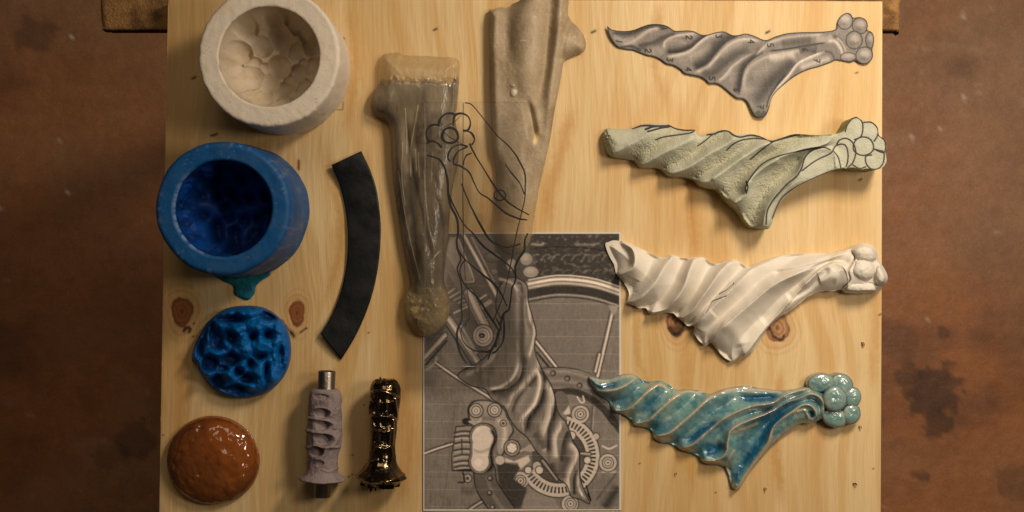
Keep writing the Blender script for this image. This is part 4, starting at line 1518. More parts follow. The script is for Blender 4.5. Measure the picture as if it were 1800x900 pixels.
mesh_obj('film', np.concatenate([tp.reshape(-1, 3), bt.reshape(-1, 3)]), np.concatenate([q1, q1[:, ::-1] + NX * NY, q3[:, ::-1]]), M['film'], sr)


def E(l):
    return [(740 + x / 3.75, 180 + y / 3.75) for x, y in l]


def G(l):
    return [(740 + x / 3.75, 400 + y / 3.75) for x, y in l]


def circ(cx_, cy_, rx, ry, n=14, turns=1.0, ph=0):
    return [(cx_ + rx * (1 + .04 * math.sin(3 * a)) * math.cos(a), cy_ + ry * math.sin(a)) for a in np.linspace(ph, ph + 2 * math.pi * turns, int(n * turns) + 1)]


marks = [
    (E([(290, 3), (330, 12), (370, 55), (430, 130), (500, 215), (570, 280), (620, 340), (660, 410), (685, 470), (687, 560), (683, 640), (665, 720), (640, 820), (625, 890)]), 1.5),
    (G([(640, 0), (615, 110), (590, 250), (545, 440), (500, 560), (475, 620)]), 1.1),
    (E([(115, 155), (125, 110), (160, 78), (200, 72), (230, 85)]), 2.4), (E([(215, 155), (215, 110), (235, 78), (280, 75), (315, 100), (325, 140), (315, 175), (300, 187), (275, 185)]), 2.3),
    (E([(300, 187), (335, 205), (352, 245), (335, 280)]), 2.2), (E([(118, 155), (100, 147), (65, 152), (37, 185), (37, 225), (55, 260)]), 2.3), (E([(35, 270), (75, 255), (110, 270), (135, 297)]), 2.3),
    (E(circ(190, 218, 56, 50)), 2.4), (E(circ(192, 220, 50, 52, 14, .6, 2.4)), 1.8),
    (E([(150, 195), (200, 235), (300, 290)]), 1.0), (E([(150, 165), (200, 140), (240, 110), (265, 85)]), 0.9),
    (E([(310, 290), (250, 280), (205, 300), (180, 340), (180, 375), (195, 390)]), 1.9), (E([(305, 292), (250, 320), (220, 360), (212, 405)]), 1.9), (E([(335, 335), (300, 350), (282, 390), (278, 415)]), 1.7),
    (E([(320, 270), (350, 335), (420, 450), (500, 575), (560, 645), (620, 690), (712, 742)]), 2.0), (E(circ(520, 612, 38, 34, 14, 2.2, .4)), 1.5),
    (E([(212, 405), (270, 425), (320, 465), (350, 530), (385, 595), (440, 630), (500, 680), (560, 730), (640, 765), (700, 775)]), 1.9), (E([(555, 405), (600, 470), (650, 530), (680, 600), (688, 600)]), 1.6),
    (E([(37, 348), (80, 360), (125, 380), (155, 430), (175, 510), (180, 600), (195, 680), (230, 750), (245, 820), (240, 895)]) + G([(235, 80), (240, 140), (262, 210), (240, 270), (262, 350), (270, 430), (265, 520), (270, 600), (240, 680), (240, 760), (265, 840), (300, 895)]), 2.3),
    (E([(180, 600), (220, 690), (280, 800), (340, 860), (365, 895)]) + G([(420, 130), (520, 205), (590, 260), (622, 310)]), 2.0),
    (E([(268, 535), (300, 620), (350, 730), (410, 840), (440, 890)]) + G([(470, 95), (500, 110), (570, 130), (655, 108)]), 2.1),
    (E([(278, 5), (277, 300), (276, 600), (280, 890)]) + G([(290, 300), (310, 450), (320, 600)]), 0.9),
    (G([(235, 130), (290, 210), (400, 305), (480, 370), (530, 440), (568, 520)]), 2.0),
    (G([(290, 215), (265, 250), (258, 300), (290, 380), (370, 460), (430, 550), (490, 640), (515, 690), (500, 740), (470, 800), (440, 870)]), 2.1),
    (G([(705, 38), (685, 80), (680, 150), (640, 210), (620, 270), (625, 340), (600, 400), (590, 480), (580, 540), (545, 570), (520, 650)]), 2.3),
    (G([(545, 570), (548, 680), (540, 750), (500, 810), (470, 830)]), 2.2), (G([(495, 600), (525, 660), (505, 700), (490, 790)]), 2.2),
    (G([(325, 600), (285, 640), (262, 690), (280, 750), (330, 800), (400, 820), (450, 810), (480, 790)]), 1.4), (G([(310, 600), (290, 650), (300, 640)]), 1.2), (G([(345, 815), (400, 812), (440, 822), (475, 800)]), 1.5),
    (G(circ(400, 712, 13, 13, 10, 1.6)), 1.6)]
co_, q_ = [], []
_r = np.random.RandomState(9)
for pts, wd in marks:
    wd = wd * 1.5
    p = resample(spline(pts, 8), max(8, int(sum(np.hypot(*np.diff(np.array(pts), axis=0).T)) / 1.6)))
    jit_ = np.stack([np.convolve(_r.randn(len(p)), np.ones(5) / 5, 'same'), np.convolve(_r.randn(len(p)), np.ones(5) / 5, 'same')], 1) * .22
    p = p + jit_
    tg = np.gradient(p, axis=0)
    tg /= np.hypot(tg[:, 0], tg[:, 1])[:, None] + 1e-9
    nr = np.stack([-tg[:, 1], tg[:, 0]], 1)
    ww = wd / 2 * (1 + .25 * np.sin(np.linspace(0, 9, len(p)) + wd * 7))[:, None]
    for side, up_ in ((-1, .5), (1, .5), (1, 0.02), (-1, 0.02)):
        e1 = p + side * nr * ww
        co_.append((Pn(e1[:, 0], e1[:, 1], sheet_h(e1[:, 0], e1[:, 1]) + up_)))
    k0 = sum(len(a_) for a_ in co_[:-4])
    n_ = len(p)
    L0, L1, L2, L3 = [k0 + i * n_ + np.arange(n_) for i in range(4)]
    for a_, b_ in ((L0, L1), (L1, L2), (L3, L0)):
        q_.append(np.stack([a_[:-1], a_[1:], b_[1:], b_[:-1]], 1))
o = mesh_obj('marker_drawing', np.concatenate(co_), np.concatenate(q_), M['ink'], sr, smooth=False)
o['label'] = 'black marker outline of a flower and wing folds'


# ------------------------------------------------------------------ the four wings
def cr(ox, oy):
    return lambda l: [(ox + x / 3.3333, oy + y / 3.3333) for x, y in l]


# --- paper cut-out
K = cr(1050, 0)
out = K([(58, 153), (85, 173), (150, 182), (210, 176), (265, 155), (310, 142), (370, 142), (415, 155), (455, 180), (520, 178), (565, 183), (610, 203), (650, 202), (700, 188), (745, 185), (790, 205), (830, 205), (870, 196), (920, 210), (985, 235), (1040, 215), (1110, 195), (1200, 188),
         (1290, 187), (1370, 180), (1400, 165), (1405, 130), (1425, 95), (1460, 75), (1485, 82), (1500, 103), (1540, 100), (1575, 118), (1585, 150), (1583, 175), (1610, 190), (1622, 225), (1618, 265), (1612, 290), (1615, 330), (1600, 360), (1570, 375), (1535, 370), (1510, 355), (1480, 365),
         (1430, 357), (1395, 352), (1370, 365), (1300, 390), (1230, 410), (1160, 445), (1100, 490), (1050, 535), (1020, 580), (1005, 640), (985, 680), (960, 690), (925, 680), (900, 640), (880, 600), (855, 580), (820, 575), (790, 555), (760, 530), (720, 500), (690, 490), (655, 490), (635, 470),
         (600, 450), (550, 440), (510, 430), (490, 410), (450, 385), (405, 375), (370, 350), (330, 332), (290, 325), (250, 310), (210, 295), (170, 290), (120, 275), (85, 235), (66, 195)])
F = Field(1062, 18, 1542, 212, 0.8)
X, Y = F.X, F.Y
g = .46 + .05 * fbm(X / 30, Y / 20, 3)
for (pts, w1, w2, v, a) in (
        ([(80, 190), (180, 195), (270, 165), (340, 150), (410, 165)], 3, 5, .20, .8), ([(95, 205), (150, 235), (220, 220)], 3, 6, .6, .6), ([(140, 262), (190, 252), (240, 220), (300, 178), (370, 162)], 3, 5, .66, .9), ([(130, 280), (200, 272), (260, 300)], 3, 3, .2, .7),
        ([(230, 270), (320, 250), (380, 220), (440, 200), (460, 185)], 4, 9, .26, .8), ([(290, 300), (360, 290), (390, 320)], 8, 8, .58, .6), ([(390, 290), (395, 245), (450, 212), (520, 200), (580, 195)], 2, 4, .70, .9),
        ([(400, 240), (480, 235), (530, 260)], 4, 7, .58, .6), ([(400, 310), (490, 300), (560, 270), (620, 220), (660, 205)], 7, 2, .16, .9), ([(400, 333), (470, 322), (540, 300), (590, 255), (650, 212), (700, 200), (740, 195)], 2, 4, .72, .9),
        ([(530, 340), (600, 310), (680, 280)], 9, 9, .62, .7), ([(560, 410), (640, 370), (700, 300), (760, 240), (830, 210)], 14, 2, .15, .85), ([(560, 430), (640, 395), (690, 345), (740, 290), (800, 245), (870, 228), (960, 240)], 2, 4, .72, .9),
        ([(720, 330), (780, 280), (860, 260)], 8, 8, .6, .7), ([(600, 440), (680, 430), (740, 380), (820, 320), (900, 290)], 12, 6, .2, .6), ([(700, 480), (750, 440), (790, 390), (850, 345), (900, 320), (940, 290)], 2, 4, .68, .9),
        ([(790, 460), (830, 420), (850, 380)], 10, 9, .50, .7), ([(830, 560), (840, 480), (860, 400), (910, 345), (980, 300)], 9, 2, .14, .85), ([(920, 330), (960, 290), (1010, 250), (1080, 225), (1180, 210), (1330, 200)], 2, 4, .66, .9),
        ([(1070, 260), (1170, 245), (1260, 235)], 8, 8, .30, .8), ([(960, 230), (1040, 210), (1110, 195)], 2, 2, .2, .8), ([(1280, 220), (1340, 230), (1380, 215)], 7, 7, .62, .7),
        ([(865, 550), (858, 470), (885, 400), (950, 350), (1040, 320), (1150, 300), (1290, 275)], 2, 5, .62, .9), ([(1000, 330), (1080, 330), (1160, 310)], 5, 10, .72, .9), ([(900, 440), (960, 410), (1010, 420)], 18, 18, .52, .6),
        ([(900, 610), (960, 560), (1010, 490), (1080, 430), (1160, 350)], 14, 12, .24, .85), ([(1000, 300), (1120, 285), (1260, 262), (1340, 250)], 1.5, 1.5, .14, .8), ([(1180, 300), (1230, 290), (1290, 300)], 9, 8, .26, .8),
        ([(1000, 640), (1020, 570), (1060, 510), (1120, 440), (1170, 375), (1230, 340), (1330, 300)], 1.4, 4, .76, .95), ([(1180, 400), (1280, 365), (1370, 340)], 6, 6, .68, .8), ([(990, 640), (1010, 570), (1060, 490), (1110, 430)], 2, 1, .12, .8),
        ([(930, 650), (960, 680), (985, 650)], 6, 6, .22, .8), ([(900, 560), (925, 620)], 6, 6, .42, .7),
        ([(1350, 245), (1390, 240), (1430, 290), (1440, 350)], 3, 3, .72, .9), ([(1380, 205), (1430, 240), (1455, 320)], 2.5, 3, .22, .8), ([(1330, 300), (1370, 310), (1390, 345)], 2, 2, .25, .7), ([(1400, 215), (1440, 260), (1460, 330)], 2.5, 2.5, .66, .8)):
    m_ = F.stroke(K(pts), w1 * .95, w2 * .95) * a
    g = g * (1 - m_) + v * m_


def pg(m_, v):
    global g
    m_ = np.clip(m_, 0, 1)
    g = g * (1 - m_) + v * m_


for (x, y, rx, ry, v) in ((1450, 122, 43, 48, .50), (1540, 150, 44, 46, .46), (1600, 235, 26, 45, .44), (1565, 325, 48, 48, .48), (1470, 335, 45, 25, .50), (1505, 235, 46, 50, .46)):
    xx, yy = K([(x, y)])[0]
    pg(F.ell(xx, yy, rx / 3.33 + 1.3, ry / 3.33 + 1.3), .14)
    pg(F.ell(xx, yy, rx / 3.33, ry / 3.33, soft=1.5), v)
    pg(F.ell(xx + 1, yy - 3, rx / 6, ry / 7, soft=4) * .6, v + .22)
    pg(F.ell(xx - 3, yy + 6, rx / 7, ry / 9, soft=4) * .4, v - .14)
e = edge_dist(F, out)
g = g * (1 - .75 * np.exp(-(e / 1.7) ** 2)) + .03 * fbm(X / 2, Y / 2, 2)
# faint squared-up grid
for i in range(14):
    x = 1075 + i * 32.5
    g = g + .05 * F.line([(x, 15), (x + 22, 210)], .9)
for i in range(6):
    y = 40 + i * 30
    g = g + .04 * F.line([(1060, y + 18), (1540, y - 22)], .9)
DIG = {  # strokes of each upright digit in a 0..1 box
    '1': [[(.5, 0), (.5, 1)]],
    '2': [[(.1, .25), (.3, .02), (.7, .05), (.85, .3), (.5, .65), (.1, 1), (.9, .95)]],
    '3': [[(.1, .05), (.8, .05), (.45, .4), (.85, .6), (.7, .95), (.1, .95)]],
    '4': [[(.75, 1), (.75, 0), (.1, .65), (.95, .65)]],
    '5': [[(.9, .03), (.25, .03), (.2, .45), (.7, .45), (.85, .75), (.55, 1), (.1, .9)]],
    '6': [[(.75, .05), (.3, .35), (.15, .75), (.45, 1), (.8, .75), (.5, .5), (.2, .65)]],
    '7': [[(.1, .05), (.9, .05), (.4, 1)], [(.25, .5), (.8, .5)]]}
dg = np.zeros(X.shape)
for (d_, x, y, a) in (('1', 127, 243, 100), ('2', 298, 298, 95), ('3', 425, 350, 95), ('4', 533, 405, 95), ('5', 672, 460, 95), ('6', 815, 528, 90), ('7', 957, 625, 95),
                      ('1', 395, 167, 80), ('2', 538, 220, 95), ('3', 712, 213, 90), ('4', 903, 243, 95), ('5', 1014, 265, 80), ('6', 1217, 292, 90), ('7', 1288, 355, 95)):
    xx, yy = K([(x, y)])[0]
    ca, sa = math.cos(math.radians(a)), math.sin(math.radians(a))
    for st_ in DIG[d_]:
        pts = [((u - .5) * 7.2, (v - .5) * 10.8) for u, v in st_]
        pts = [(xx + u * ca - v * sa, yy + u * sa + v * ca) for u, v in pts]
        dg = np.maximum(dg, F.line(pts, 2.2, smooth=False))
g = np.clip(g, .03, 1)
g = np.clip(.46 + (g - .44) * 1.35, .03, 1)
c = (g ** 2.0 * .82 + .012)[..., None] * np.array([1.0, .86, .75])
c = mix(c, np.array([.01, .01, .01]), dg * .92)
H = 2.5 + 5 * sstep(1110, 1060, X) + 5 * sstep(150, 210, Y) + 3 * sstep(1480, 1540, X) + 1.3 * np.sin(X / 60)
Ha = H
# the cut-out is a thin card: its own thickness, lifted a little at the tips
pl_s = out
o = relief('paper_cutout', F, out, H, c, M['paper'], None)
n_ = len(o.data.vertices)
v_ = np.zeros(n_ * 3, np.float32)
o.data.vertices.foreach_get('co', v_)
v_ = v_.reshape(-1, 3)
lowv = v_[:, 2] < 1e-6
zt = 2.5 + 5 * sstep(1110, 1060, v_[:, 0] / S + 900) + 5 * sstep(150, 210, 450 - v_[:, 1] / S) + 3 * sstep(1480, 1540, v_[:, 0] / S + 900) + 1.3 * np.sin((v_[:, 0] / S + 900) / 60)
v_[lowv, 2] = (zt[lowv] - .7) * S
o.data.vertices.foreach_set('co', v_.ravel())
tag(o, 'flat grey paper cut-out of the wing with handwritten numbers on its folds', 'paper cut-out')

# --- green foam
K = cr(1040, 190)
out = K([(65, 150), (78, 128), (98, 117), (150, 122), (230, 120), (290, 98), (370, 88), (440, 92), (490, 115), (540, 125), (605, 128), (625, 160), (680, 152), (740, 132), (795, 130), (850, 155), (930, 152), (990, 165), (1050, 190), (1110, 175), (1190, 152), (1300, 158), (1400, 155), (1470, 140),
         (1500, 95), (1520, 65), (1550, 50), (1585, 72), (1640, 80), (1675, 112), (1684, 160), (1712, 180), (1728, 220), (1722, 260), (1728, 310), (1704, 347), (1660, 362), (1615, 353), (1580, 359), (1530, 347), (1480, 354), (1440, 357), (1370, 382), (1280, 422), (1200, 462), (1140, 512), (1100, 562),
         (1072, 622), (1055, 682), (1030, 710), (990, 703), (940, 698), (905, 665), (860, 600), (820, 565), (780, 525), (740, 480), (690, 470), (640, 455), (600, 420), (540, 405), (480, 405), (440, 390), (400, 355), (340, 350), (280, 345), (250, 310), (190, 298), (120, 285), (85, 250), (70, 200)])
F = Field(1054, 196, 1564, 408, 0.8)
X, Y = F.X, F.Y
e = edge_dist(F, out)
H = 44 + 14 * sstep(1180, 1480, X) - 8 * sstep(1160, 1060, X)
soften = sstep(1500, 1380, X) * sstep(-30, 60, Y - (330 - (X - 1060) * .16) + 60) * 1.0
H = H - 13 * np.exp(-e / 5.0) * sstep(1440, 1340, X) - 14 * np.exp(-e / 16.0) * sstep(1300, 1180, X)
crests = [[(30, 300), (90, 285), (150, 250), (240, 200), (320, 150), (370, 60)], [(220, 380), (285, 345), (400, 270), (520, 212), (620, 155), (680, 90)], [(380, 440), (440, 395), (560, 350), (680, 270), (790, 212), (850, 155), (900, 90)],
          [(560, 500), (620, 450), (740, 395), (860, 310), (960, 240), (1050, 192), (1100, 120)], [(760, 620), (820, 565), (890, 515), (905, 450), (970, 365), (1100, 285), (1230, 245), (1345, 225), (1400, 190), (1420, 100)],
          [(980, 740), (1012, 680), (1030, 600), (1075, 525), (1150, 450), (1205, 395), (1235, 330), (1255, 280), (1300, 245), (1370, 235), (1420, 260), (1430, 420)]]
FH, FV, FK, FD = flutes(F, K, crests, [15, 18, 19, 19, 26, 14], vpos=.62, pw=1.5)
flat = sstep(1500, 1430, X)
FH = blur(FH, 5)
H = H + FH * flat * sstep(-2, 6, e)
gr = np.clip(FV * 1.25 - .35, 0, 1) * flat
for (pts, a) in (([(700, 690 - 260), (780, 350), (900, 270)], 4), ([(900, 500), (930, 420), (1010, 350), (1100, 300)], 5), ([(600, 160), (620, 150)], 3), ([(820, 560), (900, 490), (930, 420)], 6)):
    H = H + a * F.stroke(K(pts), 5)
H = H - .6 * np.abs(fbm(X / 2.2, Y / 2.2, 3)) * (1 + 3 * gr) + 1.4 * fbm(X / 25, Y / 25, 3)
H = H - 5 * sstep(1085, 1060, X) * np.abs(fbm(X / 5, Y / 5, 3))
c = tone(F, (184, 183, 164))
c = mix(c, lin((170, 169, 148)), sstep(-.2, .6, fbm(X / 20, Y / 20, 3)) * .5)
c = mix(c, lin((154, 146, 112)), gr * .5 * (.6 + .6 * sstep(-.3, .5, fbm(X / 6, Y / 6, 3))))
c = mix(c, lin((150, 148, 96)), sstep(1100, 1060, X) * .35)
pens = [([(240, 118), (300, 103), (380, 105), (455, 108), (400, 118), (330, 138)], 2.2), ([(315, 124), (370, 108), (455, 105)], 2.4), ([(450, 100), (500, 122), (560, 130), (605, 125)], 1.9), ([(375, 186), (430, 168), (520, 155), (580, 145), (606, 128)], 1.6),
        ([(675, 156), (720, 152), (745, 140), (795, 133), (830, 158), (870, 170), (930, 160), (990, 168), (1045, 190), (1090, 188), (1150, 165), (1215, 156)], 2.1), ([(622, 222), (660, 195), (710, 155), (750, 140)], 1.5), ([(790, 248), (830, 212), (880, 188), (950, 178), (1010, 182), (1050, 192)], 1.6),
        ([(1050, 195), (1120, 178), (1200, 155)], 2.6), ([(930, 302), (990, 250), (1060, 200), (1110, 182)], 1.6), ([(905, 500), (905, 455), (950, 380), (1010, 320), (1100, 280), (1230, 250), (1330, 232), (1370, 232), (1395, 245)], 1.5), ([(1240, 157), (1320, 157), (1400, 156)], 1.5),
        ([(1022, 680), (1030, 600), (1070, 530), (1140, 450), (1200, 400), (1230, 350), (1250, 290), (1290, 250), (1345, 232)], 1.8), ([(1232, 368), (1310, 310), (1400, 265), (1430, 222), (1480, 215), (1500, 255), (1500, 310), (1490, 345)], 1.6),
        ([(1435, 215), (1450, 190), (1490, 178), (1530, 205), (1547, 260), (1530, 320), (1500, 350)], 1.6), ([(1420, 255), (1445, 290), (1460, 350)], 1.4), ([(1060, 645), (1080, 590), (1120, 520), (1200, 462), (1300, 412), (1400, 370), (1480, 352)], 1.5),
        ([(1485, 138), (1500, 95), (1530, 62), (1560, 58), (1585, 85), (1588, 130), (1575, 170), (1540, 185)], 1.6), ([(1590, 85), (1640, 85), (1675, 120), (1675, 160), (1655, 195)], 1.6), ([(1680, 160), (1715, 190), (1722, 230), (1710, 262), (1650, 240)], 1.6),
        ([(1650, 240), (1690, 250), (1712, 262), (1708, 320), (1680, 355), (1640, 358), (1610, 330), (1605, 285), (1640, 275)], 1.6), ([(1605, 345), (1570, 355), (1530, 335)], 1.5), (circ(1592, 224, 60, 54), 1.6), ([(905, 430), (915, 465), (905, 500)], 1.8)]
pm = np.zeros(X.shape)
for pts, wd in pens:
    pm = np.maximum(pm, F.line(K(pts), wd * 1.6))
c = mix(c, lin((38, 32, 44)), pm * .92)
H -= pm * .8
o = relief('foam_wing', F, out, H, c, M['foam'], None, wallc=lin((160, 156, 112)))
tag(o, 'pale green foam wing with black pen lines and half-carved grooves', 'foam carving')


# --- domes for buds and petals
def dome_part(name, cx_, cy_, rx, ry, ang, z0, hgt, mt, parent, colf, dispf=None, pw=.5, base=0):
    nt_, nr = 72, 26
    th_ = np.linspace(0, 2 * math.pi, nt_, endpoint=False)
    rr_ = np.concatenate([np.linspace(0.001, .96, nr), [.985, 1.0]])
    R_, T_ = np.meshgrid(rr_, th_, indexing='ij')
    wv = 1 + .035 * fbm(np.cos(T_) * 1.5 + cx_, np.sin(T_) * 1.5 + cy_, 2)
    ux = R_ * np.cos(T_) * rx * wv
    uy = R_ * np.sin(T_) * ry * wv
    ca, sa = math.cos(math.radians(ang)), math.sin(math.radians(ang))
    x_ = cx_ + ux * ca - uy * sa
    y_ = cy_ + ux * sa + uy * ca
    z_ = z0 + hgt * np.clip(1 - R_ ** 3.0, 0, 1) ** pw
    if dispf is not None:
        z_ = z_ + dispf(x_, y_, R_)
    co_ = Pn(x_, y_, z_)
    lowr = co_[-1:].copy()
    lowr[..., 2] = base * S
    co_ = np.concatenate([co_, lowr])
    n_, m_ = co_.shape[:2]
    i_ = np.arange(n_ * m_).reshape(n_, m_)
    jn_ = np.roll(i_, -1, 1)
    q_ = np.stack([i_[:-1], i_[1:], jn_[1:], jn_[:-1]], -1).reshape(-1, 4)
    cc_ = colf(x_, y_, R_)
    cc_ = np.concatenate([cc_, cc_[-1:]])
    return mesh_obj(name, co_.reshape(-1, 3), q_, mt, parent, cc_.reshape(-1, 3))


# --- white clay wing
K = cr(1040, 400)
out = K([(80, 98), (100, 84), (135, 75), (200, 85), (260, 110), (310, 135), (360, 160), (400, 175), (440, 172), (470, 160), (510, 172), (560, 180), (610, 172), (660, 178), (700, 208), (740, 212), (790, 195), (840, 190), (880, 212), (920, 232), (980, 210), (1060, 180), (1150, 158), (1280, 152), (1400, 150),
         (1470, 138), (1530, 125), (1580, 150), (1640, 200), (1650, 300), (1640, 375), (1600, 383), (1550, 388), (1500, 382), (1460, 365), (1400, 372), (1340, 372), (1290, 390), (1230, 430), (1180, 475), (1120, 510), (1050, 570), (1000, 640), (960, 700), (910, 750), (870, 760), (825, 788), (790, 770),
         (740, 720), (700, 675), (660, 690), (625, 660), (605, 620), (600, 580), (560, 575), (510, 530), (470, 500), (420, 500), (380, 508), (345, 508), (320, 475), (280, 470), (240, 455), (208, 440), (220, 400), (205, 350), (180, 310), (145, 270), (130, 215), (100, 160)])
r0 = root('clay_wing', P(1300, 520, 0), 'unglazed white clay wing with deep twisted folds, above the turquoise one', 'clay sculpture')
F = Field(1058, 416, 1540, 642, 0.8)
X, Y = F.X, F.Y
e = edge_dist(F, out)
_n = .35 * fbm(X / 7, Y / 7, 3)
H = 10 + 26 * (1 - np.exp(-(e / 17) ** 1.1))
H = H + 8 * sstep(1330, 1500, X)
crests = [[(60, 330), (120, 300), (175, 272), (238, 235), (253, 185), (240, 130), (205, 97), (150, 40)], [(180, 485), (235, 450), (300, 400), (370, 320), (420, 235), (470, 165), (500, 110)],
          [(290, 545), (345, 505), (425, 488), (485, 430), (540, 350), (568, 262), (600, 182), (640, 120)], [(470, 585), (515, 545), (585, 500), (640, 425), (705, 335), (760, 255), (820, 195), (880, 140)],
          [(560, 630), (603, 575), (660, 515), (760, 420), (860, 330), (930, 255), (1000, 200), (1080, 130)], [(650, 725), (695, 672), (750, 600), (850, 510), (950, 425), (1060, 335), (1200, 268), (1330, 212), (1450, 165), (1530, 100)],
          [(850, 810), (905, 750), (985, 640), (1060, 560), (1150, 450), (1220, 375), (1290, 300), (1345, 245), (1420, 208), (1475, 235), (1500, 300), (1490, 430)]]
FH, FV, FK, FD = flutes(F, K, crests, [22, 25, 26, 21, 16, 24, 12], vpos=.58, pw=1.4)
FH = blur(FH, 2)
H = H + FH * sstep(1505, 1470, X) * sstep(-1, 5, e)
H = np.where(FK == 0, H - 13 * sstep(0, 9, FD[0]), H)
H = H + 3 * sstep(0, .5, FD[4] / 12) * 0
for (pts, a, wl, wr) in (([(1065, 268), (1200, 248), (1330, 210), (1430, 170)], 7, 4, 5), ([(1150, 420), (1250, 370), (1330, 300), (1400, 240)], 8, 8, 5), ([(1000, 560), (1080, 500), (1180, 400), (1260, 330)], 7, 10, 6), ([(1330, 310), (1400, 290), (1450, 300)], -5, 12, 9),
                         ([(1535, 130), (1542, 180), (1505, 250), (1512, 310), (1455, 365)], 8, 1.6, 1.6), ([(760, 560), (850, 620), (880, 700)], -4, 12, 12), ([(250, 300), (220, 380)], 4, 10, 10),
                         ([(620, 600), (650, 560), (720, 500)], -5, 8, 8)):
    H = H - a * F.stroke(K(pts), wl, wr, taper=(.1, .15))
for pts in ([(665, 500), (690, 460), (705, 435), (740, 420), (785, 403)], [(745, 392), (790, 365), (832, 328)]):
    H = H - 5 * F.line(K(pts), 1.6)
H = H + .8 * fbm(X / 22, Y / 22, 2)
H = np.maximum(H, 5)
jag = out
_r = np.random.RandomState(2)
sp_ = spline(out, 4, closed=True)
nn = fbm(np.arange(len(sp_)) / 1.7, np.zeros(len(sp_)), 3)
ctr = sp_.mean(0)
tgt = np.roll(sp_, -1, 0) - np.roll(sp_, 1, 0)
tgt /= np.hypot(tgt[:, 0], tgt[:, 1])[:, None]
lowm = sstep(470, 500, sp_[:, 1]) + .3
sp_ = sp_ + np.stack([-tgt[:, 1], tgt[:, 0]], 1) * (nn * 1.1 * np.clip(lowm, 0, 1))[:, None]
c = tone(F, (212, 203, 190))
c = mix(c, lin((210, 198, 180)), sstep(-.2, .7, fbm(X / 30, Y / 30, 4)) * .6)
for pts in ([(665, 500), (690, 460), (705, 435), (740, 420), (785, 403)], [(745, 392), (790, 365), (832, 328)], [(1535, 130), (1542, 180), (1505, 250), (1512, 310), (1455, 365)]):
    c = mix(c, lin((120, 100, 80)), F.line(K(pts), 1.3) * .6)
relief('wing_body', F, sp_, H, c, M['clay_white'], r0, smooth_outline=False)


def ccol(x_, y_, R_):
    return np.ones(x_.shape + (3,)) * lin((238, 228, 210))


def cdis(x_, y_, R_):
    return 1.5 * fbm(x_ / 9, y_ / 9, 3) * (1 - R_)


fo = K([(1505, 135), (1520, 120), (1560, 98), (1600, 92), (1645, 105), (1670, 140), (1682, 190), (1715, 240), (1735, 290), (1722, 330), (1682, 355), (1665, 380), (1620, 386), (1550, 389), (1495, 380), (1480, 350), (1500, 310), (1508, 250), (1528, 200), (1525, 165)])
F = Field(1480, 422, 1566, 522, 0.8)
X, Y = F.X, F.Y
e = edge_dist(F, fo)
H = 6 + 24 * (1 - np.exp(-e / 5.0))
for (x, y, rx, ry, a, hg) in ((1600, 148, 76, 58, 15, 21), (1700, 285, 42, 66, -10, 21), (1570, 352, 96, 42, 4, 15), (1588, 248, 76, 68, 10, 27), (1535, 170, 26, 40, 0, 12)):
    xx, yy = K([(x, y)])[0]
    H = np.maximum(H, 22 + hg * F.dome(xx, yy, rx / 3.33, ry / 3.33, a) ** .8 + 6 * (F.dome(xx, yy, rx / 3.33, ry / 3.33, a) > 0) * 0)
H = np.minimum(H, 8 + e * 5)
H = blur(H, 2) + .7 * fbm(X / 6, Y / 6, 3)
for pts in ([(1500, 170), (1540, 185), (1600, 190), (1660, 215)], [(1665, 215), (1660, 280), (1650, 330)], [(1520, 300), (1580, 325), (1650, 330), (1690, 350)]):
    H = H - 3 * F.stroke(K(pts), 1.8)
c = tone(F, (212, 203, 190))
c = mix(c, lin((150, 128, 104)), F.line(K([(1532, 150), (1540, 185), (1508, 250), (1505, 300)]), 1.3) * .6)
relief('flower', F, fo, H, c, M['clay_white'], r0)

# --- turquoise glazed wing
K = cr(1020, 640)
out = K([(50, 75), (90, 82), (150, 88), (200, 75), (250, 60), (300, 57), (335, 72), (370, 97), (420, 103), (470, 98), (520, 122), (560, 150), (620, 150), (680, 152), (730, 170), (780, 172), (830, 150), (900, 135), (980, 130), (1080, 145), (1180, 155), (1250, 150), (1310, 138), (1360, 130), (1410, 150), (1440, 200),
         (1440, 270), (1425, 310), (1395, 330), (1350, 350), (1290, 350), (1230, 385), (1170, 430), (1110, 490), (1060, 550), (1010, 610), (970, 670), (935, 725), (905, 737), (885, 715), (870, 650), (850, 610), (810, 592), (760, 590), (715, 575), (690, 540), (640, 520), (590, 505), (540, 470), (470, 460),
         (430, 432), (420, 392), (380, 372), (320, 362), (300, 330), (240, 290), (200, 285), (180, 255), (170, 220), (120, 190), (80, 150), (58, 110)])
r0 = root('ceramic_wing', P(1280, 750, 0), 'glossy turquoise glazed ceramic wing with tan ridges and a flower at one end', 'ceramic sculpture')
F = Field(1032, 654, 1456, 864, 0.8)
X, Y = F.X, F.Y
e = edge_dist(F, out)
H = 5 + 17 * (1 - np.exp(-(e / 9) ** 1.2)) + 9 * sstep(1300, 1440, X)
crests = [[(20, 175), (90, 156), (170, 157), (240, 137), (290, 108), (320, 80), (345, 30)], [(140, 300), (195, 276), (270, 270), (330, 225), (390, 165), (440, 125), (480, 70)], [(250, 390), (305, 352), (390, 335), (450, 285), (520, 220), (590, 168), (640, 110)],
          [(390, 460), (440, 425), (520, 405), (600, 340), (680, 270), (750, 205), (820, 162), (870, 100)], [(545, 540), (595, 500), (660, 470), (740, 400), (830, 330), (920, 283), (1020, 248), (1120, 235), (1190, 195), (1250, 168), (1340, 142), (1390, 90)],
          [(690, 610), (740, 562), (800, 560), (850, 525), (862, 450), (875, 392), (930, 352), (1020, 315), (1120, 272), (1200, 228), (1290, 196), (1350, 172), (1400, 190), (1428, 240), (1415, 310), (1425, 400)],
          [(890, 780), (930, 715), (970, 650), (1030, 560), (1100, 465), (1130, 375), (1180, 322), (1240, 282), (1290, 245), (1330, 238), (1370, 262), (1385, 300), (1362, 330), (1345, 400)]]
